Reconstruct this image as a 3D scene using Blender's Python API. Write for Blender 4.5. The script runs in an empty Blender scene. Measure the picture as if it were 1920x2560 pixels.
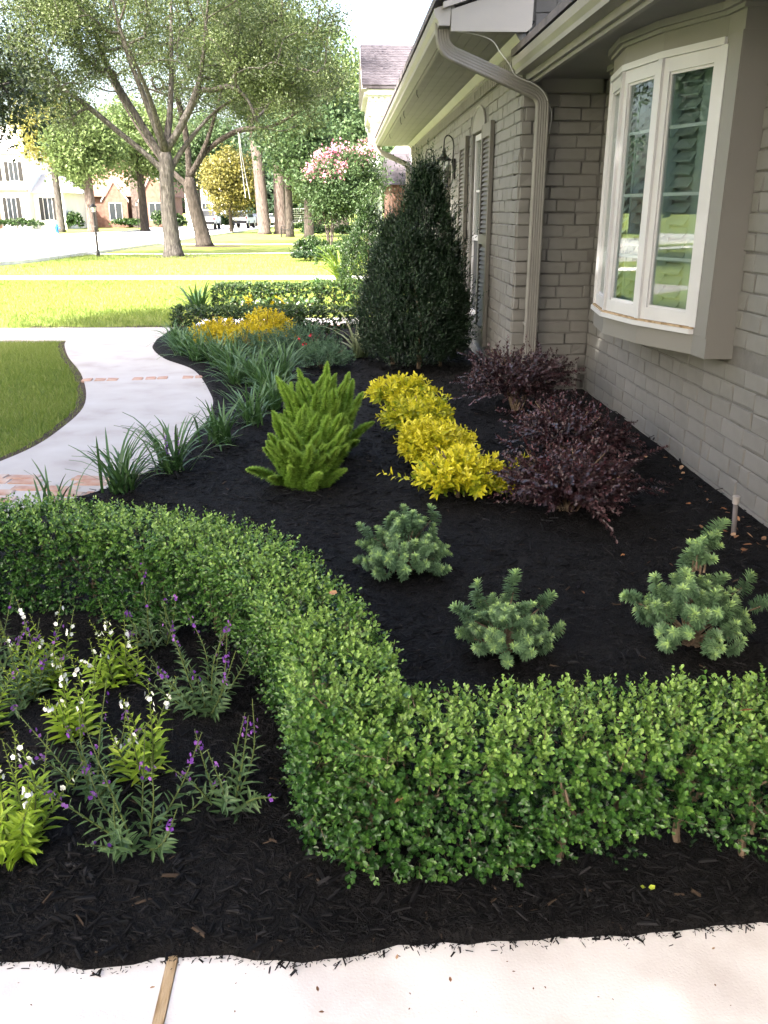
import bpy, math, random
import numpy as np
rng = np.random.default_rng(11)
random.seed(11)
R = math.radians
scene = bpy.context.scene
COL = scene.collection

# ------------------------------------------------------------------ camera
H = 1.58
cam_d = bpy.data.cameras.new('camera')
cam = bpy.data.objects.new('camera', cam_d)
COL.objects.link(cam)
cam.location = (0, 0, H)
cam.rotation_euler = (R(90 - 19.4), 0, R(-2.67))
cam_d.sensor_fit = 'VERTICAL'
cam_d.sensor_height = 36.0
cam_d.lens = 36.0 * 2128 / 2560
cam_d.clip_start = 0.05
cam_d.clip_end = 3000
scene.camera = cam
scene.render.resolution_x, scene.render.resolution_y = 768, 1024

# ------------------------------------------------------------------ sky, sun, exposure
SUN = np.array([-0.46, -0.50, 0.74]); SUN /= np.linalg.norm(SUN)
world = bpy.data.worlds.new('World'); scene.world = world
world.use_nodes = True
wn = world.node_tree.nodes; wl_ = world.node_tree.links
bg = wn['Background']
sky = wn.new('ShaderNodeTexSky'); sky.sky_type = 'NISHITA'; sky.sun_disc = False
sky.sun_elevation = math.asin(SUN[2]); sky.sun_rotation = math.atan2(SUN[0], SUN[1])
sky.dust_density = 8.0; sky.air_density = 1.0; sky.ozone_density = 0.6
wl_.new(sky.outputs[0], bg.inputs[0]); bg.inputs[1].default_value = 0.15
sun_d = bpy.data.lights.new('sun', 'SUN'); sun = bpy.data.objects.new('sun', sun_d); COL.objects.link(sun)
sun_d.energy = 3.6; sun_d.angle = R(0.6); sun_d.color = (1.0, 0.95, 0.86)
from mathutils import Vector
sun.rotation_euler = Vector(tuple(-SUN)).to_track_quat('-Z', 'Y').to_euler()
sun.location = tuple(SUN * 60)
vs = scene.view_settings
vs.view_transform = 'Standard'; vs.look = 'None'; vs.gamma = 1.0; vs.exposure = 3.05
scene.cycles.max_bounces = 5; scene.cycles.diffuse_bounces = 3; scene.cycles.glossy_bounces = 3; scene.cycles.transmission_bounces = 4; scene.cycles.transparent_max_bounces = 8
scene.cycles.use_denoising = True; scene.cycles.use_adaptive_sampling = True; scene.cycles.adaptive_threshold = .02

# ------------------------------------------------------------------ helpers
def tag(o, label=None, cat=None, group=None, kind=None):
    if label: o['label'] = label
    if cat: o['category'] = cat
    if group: o['group'] = group
    if kind: o['kind'] = kind
    return o

def wloc(o):
    v = np.zeros(3)
    while o is not None:
        v += np.array(o.location); o = o.parent
    return v

def mk_mesh(name, parts, mat, rnd=None, smooth=False):
    me = bpy.data.meshes.new(name)
    nv = 0; Vs = []; loops = []; starts = []; ls = 0
    for V, F in parts:
        V = np.asarray(V, dtype=np.float64).reshape(-1, 3)
        if isinstance(F, np.ndarray):
            k = F.shape[1]; m = F.shape[0]
            loops.append((F + nv).ravel()); starts.append(ls + np.arange(m) * k); ls += m * k
        else:
            for f in F:
                loops.append(np.array(f) + nv); starts.append(np.array([ls])); ls += len(f)
        Vs.append(V); nv += len(V)
    V = np.concatenate(Vs); L = np.concatenate(loops).astype(np.int32); S = np.concatenate(starts).astype(np.int32)
    me.vertices.add(len(V)); me.loops.add(len(L)); me.polygons.add(len(S))
    me.vertices.foreach_set('co', V.ravel().astype(np.float32))
    me.polygons.foreach_set('loop_start', S)
    me.polygons.foreach_set('vertices', L)
    me.polygons.foreach_set('use_smooth', np.full(len(S), bool(smooth)))
    me.update(calc_edges=True)
    if rnd is not None:
        a = me.attributes.new('rnd', 'FLOAT', 'POINT'); a.data.foreach_set('value', np.asarray(rnd, dtype=np.float32))
    if mat is not None: me.materials.append(mat)
    me.validate(clean_customdata=False)
    return me

def link(name, me, parent=None, loc=None):
    o = bpy.data.objects.new(name, me); COL.objects.link(o)
    if parent is not None: o.parent = parent
    if loc is not None: o.location = loc
    return o

def add(name, parts, mat, parent=None, rnd=None, smooth=False, local=False):
    """parts in WORLD coordinates unless local; parents are never rotated"""
    if isinstance(parts, MB): parts = parts.parts
    if parent is not None and not local:
        w = wloc(parent); parts = [(np.asarray(V, float).reshape(-1, 3) - w, F) for V, F in parts]
    me = mk_mesh(name, parts, mat, rnd, smooth)
    return link(name, me, parent)

def empty(name, loc, label=None, cat=None, group=None):
    o = bpy.data.objects.new(name, None); COL.objects.link(o)
    o.location = tuple(loc); o.empty_display_size = .1
    tag(o, label, cat, group)
    return o

BOXF = np.array([[0,1,3,2],[4,6,7,5],[0,4,5,1],[2,3,7,6],[0,2,6,4],[1,5,7,3]])
def box(x0, x1, y0, y1, z0, z1):
    V = np.array([[x, y, z] for x in (x0, x1) for y in (y0, y1) for z in (z0, z1)], float)
    return V, BOXF

class MB:
    def __init__(s): s.parts = []
    def box(s, *a): s.parts.append(box(*a)); return s
    def add(s, VF): s.parts.append(VF); return s
    def tube(s, P, rad, n=8, cap=True): s.parts.append(tube(P, rad, n)); return s

def tube(P, rad, n=8):
    P = np.asarray(P, float); m = len(P)
    rad = np.broadcast_to(np.asarray(rad, float), (m,))
    T = np.gradient(P, axis=0); T /= np.linalg.norm(T, axis=1)[:, None] + 1e-12
    ref = np.array([0, 0, 1.0]) if abs(T[0][2]) < .9 else np.array([1.0, 0, 0])
    U = np.cross(T, ref); U /= np.linalg.norm(U, axis=1)[:, None] + 1e-12
    W = np.cross(T, U)
    a = np.linspace(0, 2*math.pi, n, endpoint=False)
    V = P[:, None] + rad[:, None, None] * (np.cos(a)[None, :, None]*U[:, None] + np.sin(a)[None, :, None]*W[:, None])
    V = V.reshape(-1, 3)
    i = np.arange(m-1)[:, None]*n; j = np.arange(n)[None]; j2 = (np.arange(n)+1) % n
    F = np.stack([i+j, i+j2, i+n+j2, i+n+j], -1).reshape(-1, 4)
    F = [tuple(f) for f in F] if False else F
    V = np.vstack([V, P[0], P[-1]])
    c0 = m*n; c1 = c0+1
    # caps as degenerate-free quads are awkward: use separate triangles
    tri0 = [(c0, (q+1) % n, q) for q in range(n)]
    tri1 = [(c1, (m-1)*n+q, (m-1)*n+(q+1) % n) for q in range(n)]
    return V, [tuple(f) for f in F] + tri0 + tri1

def lathe(prof, c, n=16):
    prof = np.asarray(prof, float); m = len(prof)
    a = np.linspace(0, 2*math.pi, n, endpoint=False)
    V = np.stack([c[0]+prof[:, :1]*np.cos(a), c[1]+prof[:, :1]*np.sin(a), c[2]+prof[:, 1:2]+0*a], -1).reshape(-1, 3)
    F = [(i*n+j, i*n+(j+1) % n, (i+1)*n+(j+1) % n, (i+1)*n+j) for i in range(m-1) for j in range(n)]
    F += [tuple(range(n))[::-1], tuple((m-1)*n+j for j in range(n))]
    return V, F

def prism(poly, axis, a0, a1):
    """extrude a 2-D polygon along an axis; poly coords are the other two axes in order"""
    n = len(poly); V = []
    for a in (a0, a1):
        for p in poly:
            q = list(p); q.insert(axis, a); V.append(q)
    F = [tuple(range(n)), tuple(range(2*n-1, n-1, -1))] + [(i, (i+1) % n, n+(i+1) % n, n+i) for i in range(n)]
    return np.array(V, float), F

def sweep(P, prof, side):
    """sweep closed 2-D profile along P; side = fixed binormal"""
    P = np.asarray(P, float); side = np.asarray(side, float)
    T = np.gradient(P, axis=0); T /= np.linalg.norm(T, axis=1)[:, None]
    N = np.cross(T, side); N /= np.linalg.norm(N, axis=1)[:, None]
    prof = np.asarray(prof, float); n = len(prof); m = len(P)
    V = P[:, None] + prof[None, :, :1]*side[None, None] + prof[None, :, 1:2]*N[:, None]
    V = V.reshape(-1, 3)
    F = [(i*n+j, i*n+(j+1) % n, (i+1)*n+(j+1) % n, (i+1)*n+j) for i in range(m-1) for j in range(n)]
    F += [tuple(range(n)), tuple((m-1)*n+j for j in range(n))][::1]
    return V, F

def spline(pts, n=8):
    """Catmull-Rom through points"""
    P = np.asarray(pts, float); P = np.vstack([2*P[0]-P[1], P, 2*P[-1]-P[-2]])
    out = []
    for i in range(1, len(P)-2):
        p0, p1, p2, p3 = P[i-1:i+3]
        for t in np.linspace(0, 1, n, endpoint=False):
            out.append(.5*((2*p1)+(-p0+p2)*t+(2*p0-5*p1+4*p2-p3)*t*t+(-p0+3*p1-3*p2+p3)*t**3))
    out.append(P[-2]); return np.array(out)

def norm(v): return v/(np.linalg.norm(v, axis=-1, keepdims=True)+1e-9)

# leaf templates: x width (-.5..5), y length 0..1, z normal
OVAL = (np.array([[0,0,0],[-.36,.32,.05],[-.48,.68,.04],[0,1,-.03],[.48,.68,.04],[.36,.32,.05],[0,.55,-.05]]),
        np.array([[0,6,1],[1,6,2],[2,6,3],[0,5,6],[5,4,6],[4,3,6]]))
LANCE = (np.array([[0,0,0],[-.5,.38,.05],[0,.42,-.03],[.5,.38,.05],[-.3,.75,-.02],[.3,.75,-.02],[0,1,-.14]]),
         np.array([[0,2,1],[0,3,2],[1,2,4],[2,3,5],[4,2,6],[2,5,6]]))
DIAM = (np.array([[0,0,0],[-.5,.5,.08],[0,1,0],[.5,.5,.08]]), np.array([[0,2,1],[0,3,2]]))
QUAD = (np.array([[-.3,0,0],[.3,0,0],[.5,.6,.1],[0,1,.0],[-.5,.6,.1]]), np.array([[0,1,2],[0,2,4],[4,2,3]]))
NEED = (np.array([[-.5,0,0],[.5,0,0],[0,1,0]]), np.array([[0,1,2]]))

def cloud(tpl, P, D, N, L, W, val):
    """place leaves; returns part (V,F) and rnd per vertex"""
    tv, tf = tpl; n = len(P); k = len(tv)
    L = np.broadcast_to(L, (n,)); W = np.broadcast_to(W, (n,)); val = np.broadcast_to(val, (n,))
    y = norm(D); x = norm(np.cross(y, N)); z = np.cross(x, y)
    V = P[:, None] + x[:, None]*(tv[None, :, :1]*W[:, None, None]) + y[:, None]*(tv[None, :, 1:2]*L[:, None, None]) + z[:, None]*(tv[None, :, 2:]*L[:, None, None])
    F = (tf[None] + (np.arange(n)*k)[:, None, None]).reshape(-1, tf.shape[1])
    return (V.reshape(-1, 3), F), np.repeat(val, k)

def rv(n): return norm(rng.normal(size=(n, 3)))

def sprigs(B, A, n_leaf, slen, L, W, tpl, val, spread=.9, pairs=True, tipbonus=.35, side=None):
    """sprigs at bases B along axes A with n_leaf leaves each"""
    n = len(B); A = norm(A)
    U = norm(np.cross(A, rv(n))); Wv = np.cross(A, U)
    t = np.linspace(.12, 1, n_leaf)
    sl = slen*rng.uniform(.7, 1.3, n)
    ang = (np.arange(n_leaf) % 2)*math.pi + (np.arange(n_leaf)//2)*(math.pi/2 if side is None else side)
    ang = ang[None] + rng.normal(0, .25, (n, n_leaf))
    P = B[:, None] + A[:, None]*(t[None]*sl[:, None])[..., None]
    rad = np.cos(ang)[..., None]*U[:, None] + np.sin(ang)[..., None]*Wv[:, None]
    sp = spread*(1.15-.7*t)[None, :, None]
    D = A[:, None] + rad*sp*1.6 + rng.normal(0, .18, (n, n_leaf, 3))
    N = A[:, None]*1.0 - rad*.3 + rng.normal(0, .25, (n, n_leaf, 3)) + np.array([0, 0, .5])
    ll = L*rng.uniform(.72, 1.2, (n, n_leaf))*(1-.35*t**3)[None]
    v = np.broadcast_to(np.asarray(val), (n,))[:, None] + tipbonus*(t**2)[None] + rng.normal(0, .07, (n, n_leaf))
    return cloud(tpl, P.reshape(-1, 3), D.reshape(-1, 3), N.reshape(-1, 3), ll.ravel(), (ll*W/L).ravel(), np.clip(v.ravel(), 0, 1))

# ------------------------------------------------------------------ materials
def mat(name, color=(.5,.5,.5), rough=.7, spec=.3, metallic=0.0):
    m = bpy.data.materials.new(name); m.use_nodes = True
    b = m.node_tree.nodes['Principled BSDF']
    b.inputs['Base Color'].default_value = (*color, 1); b.inputs['Roughness'].default_value = rough
    b.inputs['Specular IOR Level'].default_value = spec; b.inputs['Metallic'].default_value = metallic
    return m

def noisy(name, cols, scale=8, rough=.75, bump=.2, bscale=60, detail=6, spec=.3, bdist=.01, stretch=None, pos=None):
    m = mat(name, cols[0], rough, spec); nt = m.node_tree; n = nt.nodes; l = nt.links; b = n['Principled BSDF']
    tc = n.new('ShaderNodeTexCoord'); src = tc.outputs['Object']
    if stretch:
        mp = n.new('ShaderNodeMapping'); mp.inputs['Scale'].default_value = stretch; l.new(src, mp.inputs[0]); src = mp.outputs[0]
    t = n.new('ShaderNodeTexNoise'); t.inputs['Scale'].default_value = scale; t.inputs['Detail'].default_value = detail
    l.new(src, t.inputs['Vector'])
    r = n.new('ShaderNodeValToRGB'); e = r.color_ramp.elements
    pos = pos or list(np.linspace(.3, .7, len(cols)))
    e[0].position = pos[0]; e[0].color = (*cols[0], 1); e[1].position = pos[-1]; e[1].color = (*cols[-1], 1)
    for c, p in zip(cols[1:-1], pos[1:-1]):
        q = e.new(p); q.color = (*c, 1)
    l.new(t.outputs[0], r.inputs[0]); l.new(r.outputs[0], b.inputs['Base Color'])
    if bump:
        t2 = n.new('ShaderNodeTexNoise'); t2.inputs['Scale'].default_value = bscale; t2.inputs['Detail'].default_value = 5
        l.new(src, t2.inputs['Vector'])
        bp = n.new('ShaderNodeBump'); bp.inputs['Strength'].default_value = bump; bp.inputs['Distance'].default_value = bdist
        l.new(t2.outputs[0], bp.inputs['Height']); l.new(bp.outputs[0], b.inputs['Normal'])
    return m

def leafmat(name, cols, rough=.45, trans=.25, spec=.4, pos=None):
    m = mat(name, cols[0], rough, spec); nt = m.node_tree; n = nt.nodes; l = nt.links; b = n['Principled BSDF']
    at = n.new('ShaderNodeAttribute'); at.attribute_name = 'rnd'
    r = n.new('ShaderNodeValToRGB'); e = r.color_ramp.elements
    pos = pos or list(np.linspace(0, 1, len(cols)))
    e[0].position = pos[0]; e[0].color = (*cols[0], 1); e[1].position = pos[-1]; e[1].color = (*cols[-1], 1)
    for c, p in zip(cols[1:-1], pos[1:-1]):
        q = e.new(p); q.color = (*c, 1)
    l.new(at.outputs['Fac'], r.inputs[0]); l.new(r.outputs[0], b.inputs['Base Color'])
    if trans:
        tr = n.new('ShaderNodeBsdfTranslucent'); l.new(r.outputs[0], tr.inputs['Color'])
        mx = n.new('ShaderNodeMixShader'); mx.inputs[0].default_value = trans
        l.new(b.outputs[0], mx.inputs[1]); l.new(tr.outputs[0], mx.inputs[2])
        l.new(mx.outputs[0], n['Material Output'].inputs['Surface'])
    return m

M = {}
M['grass'] = noisy('grass', [(.085,.125,.02),(.15,.19,.035),(.21,.225,.055)], 1.6, .9, .6, 90, bdist=.03)
M['blade'] = leafmat('grass_blade', [(.095,.15,.02),(.165,.225,.036),(.28,.30,.10)], .6, .3)
M['concrete'] = noisy('concrete', [(.50,.47,.45),(.60,.58,.565),(.66,.645,.635)], 4.0, .85, .35, 160, bdist=.003)
M['path'] = noisy('path_concrete', [(.30,.27,.25),(.38,.352,.33),(.42,.398,.38)], 2.6, .88, .35, 150, detail=12, bdist=.003, pos=[.25,.45,.7])
M['street'] = noisy('street', [(.40,.385,.36),(.48,.465,.44)], .6, .9, .2, 30)
M['mulch'] = noisy('mulch', [(.003,.0029,.003),(.006,.0056,.0057),(.010,.0092,.009)], 25, .85, 1.0, 70, bdist=.02, spec=.15)
M['chip'] = leafmat('mulch_chip', [(.0026,.0026,.0029),(.0060,.0060,.0066),(.019,.0188,.0198),(.045,.032,.022)], .75, 0, .12, [0,.5,.86,1])
M['soil'] = noisy('soil', [(.03,.02,.013),(.07,.048,.033)], 12, .95, 1.0, 60, bdist=.02)
M['paint'] = noisy('taupe_paint', [(.163,.159,.145),(.180,.176,.161),(.194,.190,.175)], 6, .62, .28, 70, bdist=.004, spec=.25)
nt = M['paint'].node_tree; oi = nt.nodes.new('ShaderNodeObjectInfo'); mr = nt.nodes.new('ShaderNodeMapRange'); mr.inputs['To Min'].default_value = .95; mr.inputs['To Max'].default_value = 1.05
hv = nt.nodes.new('ShaderNodeHueSaturation'); rl = [x for x in nt.nodes if x.type == 'VALTORGB'][0]
nt.links.new(oi.outputs['Random'], mr.inputs['Value']); nt.links.new(mr.outputs[0], hv.inputs['Value']); nt.links.new(rl.outputs[0], hv.inputs['Color']); nt.links.new(hv.outputs[0], nt.nodes['Principled BSDF'].inputs['Base Color'])
M['mortar'] = noisy('painted_mortar', [(.11,.106,.096),(.15,.146,.133)], 14, .85, .6, 50, bdist=.006)
M['trim'] = noisy('taupe_trim', [(.178,.172,.157),(.196,.190,.174)], 1.5, .5, .06, 40, spec=.3)
M['trim_light'] = noisy('pale_trim', [(.27,.262,.245),(.31,.30,.282)], 2, .5, .08, 40)
M['gutter'] = noisy('gutter_metal', [(.172,.166,.152),(.20,.193,.177)], 5, .42, .03, 30, spec=.4)
M['soffit'] = noisy('soffit_paint', [(.155,.150,.146),(.185,.179,.172)], 3, .6, .05, 50)
M['white'] = noisy('white_vinyl', [(.47,.47,.475),(.53,.53,.535)], 4, .4, .02, 40, spec=.4)
M['shutter'] = mat('shutter_paint', (.12,.115,.10), .5)
M['black_metal'] = mat('black_metal', (.012,.011,.011), .4, .5)
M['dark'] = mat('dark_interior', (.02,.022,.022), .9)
M['interior'] = mat('interior_shutter', (.27,.31,.30), .6)
M['screen'] = mat('insect_screen', (.045,.045,.05), .7)
M['shingle'] = noisy('shingle', [(.075,.066,.072),(.12,.105,.112),(.15,.135,.14)], 5, .9, .4, 60)
M['bark'] = noisy('bark', [(.028,.025,.022),(.060,.054,.048),(.10,.092,.084)], 7, .95, 1.0, 14, bdist=.05, stretch=(2.2,2.2,.5))
M['bark_dark'] = noisy('bark_dark', [(.02,.016,.013),(.04,.033,.027),(.07,.058,.05)], 7, .95, 1.0, 14, bdist=.05, stretch=(2.2,2.2,.5))
M['pine_bark'] = noisy('pine_bark', [(.04,.03,.026),(.085,.066,.058),(.13,.105,.095)], 5, .95, 1.0, 10, bdist=.06, stretch=(2,2,.7))
M['twig'] = noisy('twig', [(.10,.07,.045),(.18,.135,.09)], 30, .9, .5, 80)
M['wood'] = noisy('expansion_wood', [(.20,.13,.06),(.36,.26,.15),(.42,.32,.2)], 20, .85, .4, 80, stretch=(4,.6,1))
M['redbrick'] = noisy('path_brick', [(.30,.15,.10),(.38,.24,.18),(.42,.34,.29)], 9, .9, .4, 80, bdist=.004)
M['housebrick'] = noisy('tudor_brick', [(.12,.065,.048),(.19,.11,.085)], 3, .9, .3, 20)
M['stucco'] = noisy('white_wall', [(.70,.68,.64),(.78,.76,.72)], 1, .8, .1, 20)

def glassmat(name, ior=.06, tint=(.80,.88,.86)):
    m = bpy.data.materials.new(name); m.use_nodes = True; n = m.node_tree.nodes; l = m.node_tree.links
    for x in list(n):
        if x.type == 'BSDF_PRINCIPLED': n.remove(x)
    g = n.new('ShaderNodeBsdfGlossy'); g.inputs['Roughness'].default_value = .0; g.inputs['Color'].default_value = (.95,.97,.96,1)
    t = n.new('ShaderNodeBsdfTransparent'); t.inputs['Color'].default_value = (*tint, 1)
    lw = n.new('ShaderNodeLayerWeight'); lw.inputs['Blend'].default_value = .5
    pw = n.new('ShaderNodeMath'); pw.operation = 'POWER'; pw.inputs[1].default_value = 5; l.new(lw.outputs['Facing'], pw.inputs[0])
    f = n.new('ShaderNodeMath'); f.operation = 'MULTIPLY_ADD'; f.inputs[1].default_value = .9; f.inputs[2].default_value = ior; l.new(pw.outputs[0], f.inputs[0])
    mx = n.new('ShaderNodeMixShader'); l.new(f.outputs[0], mx.inputs[0]); l.new(t.outputs[0], mx.inputs[1]); l.new(g.outputs[0], mx.inputs[2])
    l.new(mx.outputs[0], n['Material Output'].inputs['Surface'])
    return m
M['glass'] = glassmat('window_glass', .055, (.80,.86,.845))
M['glass_dark'] = mat('far_glass', (.03,.035,.04), .1, .6)
M['lamp_glass'] = glassmat('lantern_glass', .04, (.9,.93,.93))

# ------------------------------------------------------------------ ground, street, walks
def sheet(name, poly, z, m, parent=None, thick=0):
    poly = [tuple(p) for p in poly]
    n = len(poly)
    V = [(x, y, z) for x, y in poly]; F = [tuple(range(n))]
    if thick:
        V += [(x, y, z-thick) for x, y in poly]
        F += [(i, n+i, n+(i+1) % n, (i+1) % n) for i in range(n)]
    o = add(name, [(np.array(V, float), F)], m, parent)
    if parent is None: o['kind'] = 'structure'
    return o

sheet('ground', [(-700,-120),(700,-120),(700,1200),(-700,1200)], -.03, M['grass'])

curb = spline([(-60,25.0),(-22,26.2),(-13.2,27.0),(-10.9,29.5),(-10.3,36.4),(-9.8,45),(-9.4,62),(-8.4,90),(-7.5,150),(-7,260)], 8)
farc = spline([(-60,44),(-30,46),(-22.5,54),(-19.5,70),(-17.8,95),(-17,150),(-17,260)], 8)
street = [tuple(p) for p in curb] + [tuple(p) for p in farc[::-1]]
sheet('street', street, -.022, M['street'])
# kerbs: low real steps along both sides
for nm, ln, s in (('kerb', curb, 1), ('kerb', farc, -1)):
    T = norm(np.gradient(ln, axis=0)); Nn = np.stack([T[:, 1], -T[:, 0]], 1)*s
    a = ln; b2 = ln+Nn*.15
    V = np.vstack([np.c_[a, np.full(len(a), -.03)], np.c_[a, np.full(len(a), .09)], np.c_[b2, np.full(len(a), .09)], np.c_[b2, np.full(len(a), -.03)]])
    n = len(a); F = []
    for i in range(n-1):
        for q in range(3): F.append((q*n+i, q*n+i+1, (q+1)*n+i+1, (q+1)*n+i))
    o = add(nm, [(V, F)], M['concrete']); o['kind'] = 'structure'
sheet('driveway', [(-60,23.55),(-14,23.75),(-9.1,23.8),(-.3,23.45),(3,23.4),(3,22.1),(-.3,22.1),(-8.6,22.45),(-14,22.4),(-60,22.2)], -.012, M['concrete'])
sheet('footpath', [(-10.2,36.9),(-6.5,36.6),(-1.0,37.6),(1.0,37.8),(1.0,36.9),(-1.0,36.8),(-6.5,35.9),(-10.2,36.1)], -.012, M['concrete'])
sheet('footpath', [(-10.0,48.5),(-5,47.8),(0,47.9),(0,47.1),(-5,47.1),(-10.0,47.5)], -.014, M['concrete'])
for (x0, y0, x1, y1, w) in ((-21,60,-31,90,5), (-18,92,-22,104,3.5)):
    sheet('driveway', [(x0-w/2,y0),(x0+w/2,y0),(x1+w/2,y1),(x1-w/2,y1)], -.014, M['concrete'])

# garden path: S-shaped concrete
Lp = spline([(-9,3.9),(-5,4.1),(-3.3,4.5),(-2.6,5.1),(-2.27,5.8),(-2.20,6.55),(-2.28,7.49),(-2.70,8.87),(-3.20,10.09),(-3.52,11.0),(-3.62,11.42)], 6)
Rp = spline([(-9,2.75),(-4.6,3.0),(-2.6,3.7),(-1.95,4.3),(-1.50,4.9),(-1.24,5.5),(-1.12,6.4),(-1.14,7.25),(-1.24,7.85),(-1.59,9.09),(-2.05,9.87),(-2.36,10.7),(-2.46,11.40)], 6)
path_poly = [tuple(p) for p in Lp] + [(-5,11.46),(-12,11.6),(-12,12.85),(-4.98,12.74),(-2.3,12.64),(-.2,12.75),(1.5,12.8),(1.5,14.3),(1.6,14.3),(1.6,12.0),(-.2,12.0),(-1.9,12.05)] + [tuple(p) for p in Rp[::-1]]
path_poly = [tuple(p) for p in Lp] + [(-5,11.46),(-12,11.6),(-12,12.85),(-4.98,12.74),(-2.2,12.70),(-2.2,11.9)] + [tuple(p) for p in Rp[::-1]]
path = sheet('garden_path', path_poly, 0.0, M['path'], thick=.08)
entry = sheet('entry_walk', [(-2.2,12.62),(-2.2,13.75),(1.75,13.75),(1.75,12.62)], 0.002, M['concrete'], thick=.08)
# brick insets in the path
bm_cache = {}
def brick_mesh(L, Hh, D, seed, m, wob=.0035, ch=.006, back=.02):
    key = (round(L, 3), round(Hh, 3), D, seed, m.name)
    if key in bm_cache: return bm_cache[key]
    r = np.random.default_rng(seed*77+int(L*1000))
    def rect(ix, iz, y): return np.array([[ix, y, iz], [L-ix, y, iz], [L-ix, y, Hh-iz], [ix, y, Hh-iz]])
    A = rect(0, 0, -back); B = rect(.001, .001, D-ch); C = rect(ch, ch, D)
    B[:, [0, 2]] += r.normal(0, wob*.6, (4, 2)); C += r.normal(0, wob, (4, 3))*np.array([1, .8, 1])
    V = np.vstack([A, B, C]); F = []
    for s in (0, 4):
        for i in range(4): F.append((s+i, s+(i+1) % 4, s+4+(i+1) % 4, s+4+i))
    F.append((8, 9, 10, 11))
    F = [f[::-1] for f in F]
    me = mk_mesh('brick', [(V, F)], m); bm_cache[key] = me
    return me
def path_brick(x, y, rot, L=.2, Wd=.095):
    me = brick_mesh(L, Wd, .006, random.randrange(4), M['redbrick'], .004, .006)
    o = link('brick', me, path); o.rotation_euler = (R(90)*1.0, 0, 0)
    # local x length, y up(after rot), z -> -y
    from mathutils import Matrix
    o.matrix_basis = Matrix.Translation((x, y, .0015)) @ Matrix.Rotation(rot, 4, 'Z') @ Matrix.Rotation(R(90), 4, 'X')
    return o
for i in range(11):
    t = i/10; x = -2.62+t*1.22; y = 8.62+.13*t
    if i in (3, 7): continue
    path_brick(x, y+random.uniform(-.01,.01), R(6)+random.uniform(-.05,.05), .105 if i % 3 else .10, .115)
for r_ in range(5):
    for c_ in range(9):
        if random.random() < .16: continue
        path_brick(-2.75+c_*.21+(r_ % 2)*.1+r_*.05, 4.93+r_*.105-c_*.022+random.uniform(-.005,.005), R(-6)+random.uniform(-.03,.03))
for c_ in range(14):
    path_brick(-2.1+c_*.215, 12.9, random.uniform(-.02,.02))

# front walk at the photographer's feet
walk = sheet('walk', [(-8,1.72),(-8,-6),(-.418,-6),(-.418,1.60)], 0.0, M['concrete'], thick=.1)
walk2 = sheet('walk', [(-.392,-6),(8,-6),(8,1.62),(-.392,1.60)], 0.0, M['concrete'], thick=.1)
o = add('expansion_board', [box(-.4165, -.3935, .9, 1.56, -.08, .004)], M['wood'], walk2)

# ------------------------------------------------------------------ mulch bed
def vnoise(x, y, seed=0, oct=3):
    r = np.random.default_rng(seed); z = 0*x
    for o_ in range(oct):
        for q in range(5):
            a = r.uniform(0, 6.28); f = 2**o_*r.uniform(.7, 1.4); ph = r.uniform(0, 6.28)
            z = z + np.sin((x*math.cos(a)+y*math.sin(a))*f+ph)/2**o_
    return z/6
Rp_s = Rp[np.argsort(Rp[:, 1])]
def bed_xl(Y): return np.where(Y < 2.95, -6.0, np.interp(Y, Rp_s[:, 1], Rp_s[:, 0]))
def bed_front(x): return 1.497+.014*vnoise(x*6, 0*x, 41, 2)+.010*vnoise(x*19, 0*x, 42, 2)+.004*np.sin(x*67)+.004*vnoise(x*110, 0*x, 43, 2)-.028*np.exp(-((x+.56)/.10)**2)-.035*np.exp(-((x+.08)/.16)**2)+.010*x
def bed_z(x, y):
    z = .022+.016*vnoise(x*3.2, y*3.2, 3)+.008*vnoise(x*16, y*16, 4)
    e = np.minimum(np.clip((y-bed_front(x))/.03, 0, 1), np.clip((x-bed_xl(y))/.04, 0, 1))
    return z*e**.6 - .006*(1-e)**4
ys = np.concatenate([np.linspace(0, .12, 16), np.linspace(.16, 3, 70), np.linspace(3.06, 11.2, 110)])
tt = np.concatenate([[0, .004, .01, .02], np.linspace(.03, 1, 150)])
Vb = []
for s in ys:
    Y0 = 1.49+s
    xl = float(bed_xl(np.array(Y0))); xr = 2.25 if Y0 < 7.79 else 1.55
    xs = xl+(xr-xl)*tt
    yy = Y0+(bed_front(xs)-1.49)*max(0, 1-s/.4)
    Vb.append(np.stack([xs, yy, bed_z(xs, yy)], 1))
Vb = np.array(Vb); nr, nc = Vb.shape[:2]
i = np.arange(nr-1)[:, None]*nc; j = np.arange(nc-1)[None]
Fb = np.stack([i+j, i+j+1, i+nc+j+1, i+nc+j], -1).reshape(-1, 4)
bed = add('mulch_bed', [(Vb.reshape(-1, 3), Fb)], M['mulch'], smooth=True); bed['kind'] = 'structure'
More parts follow.
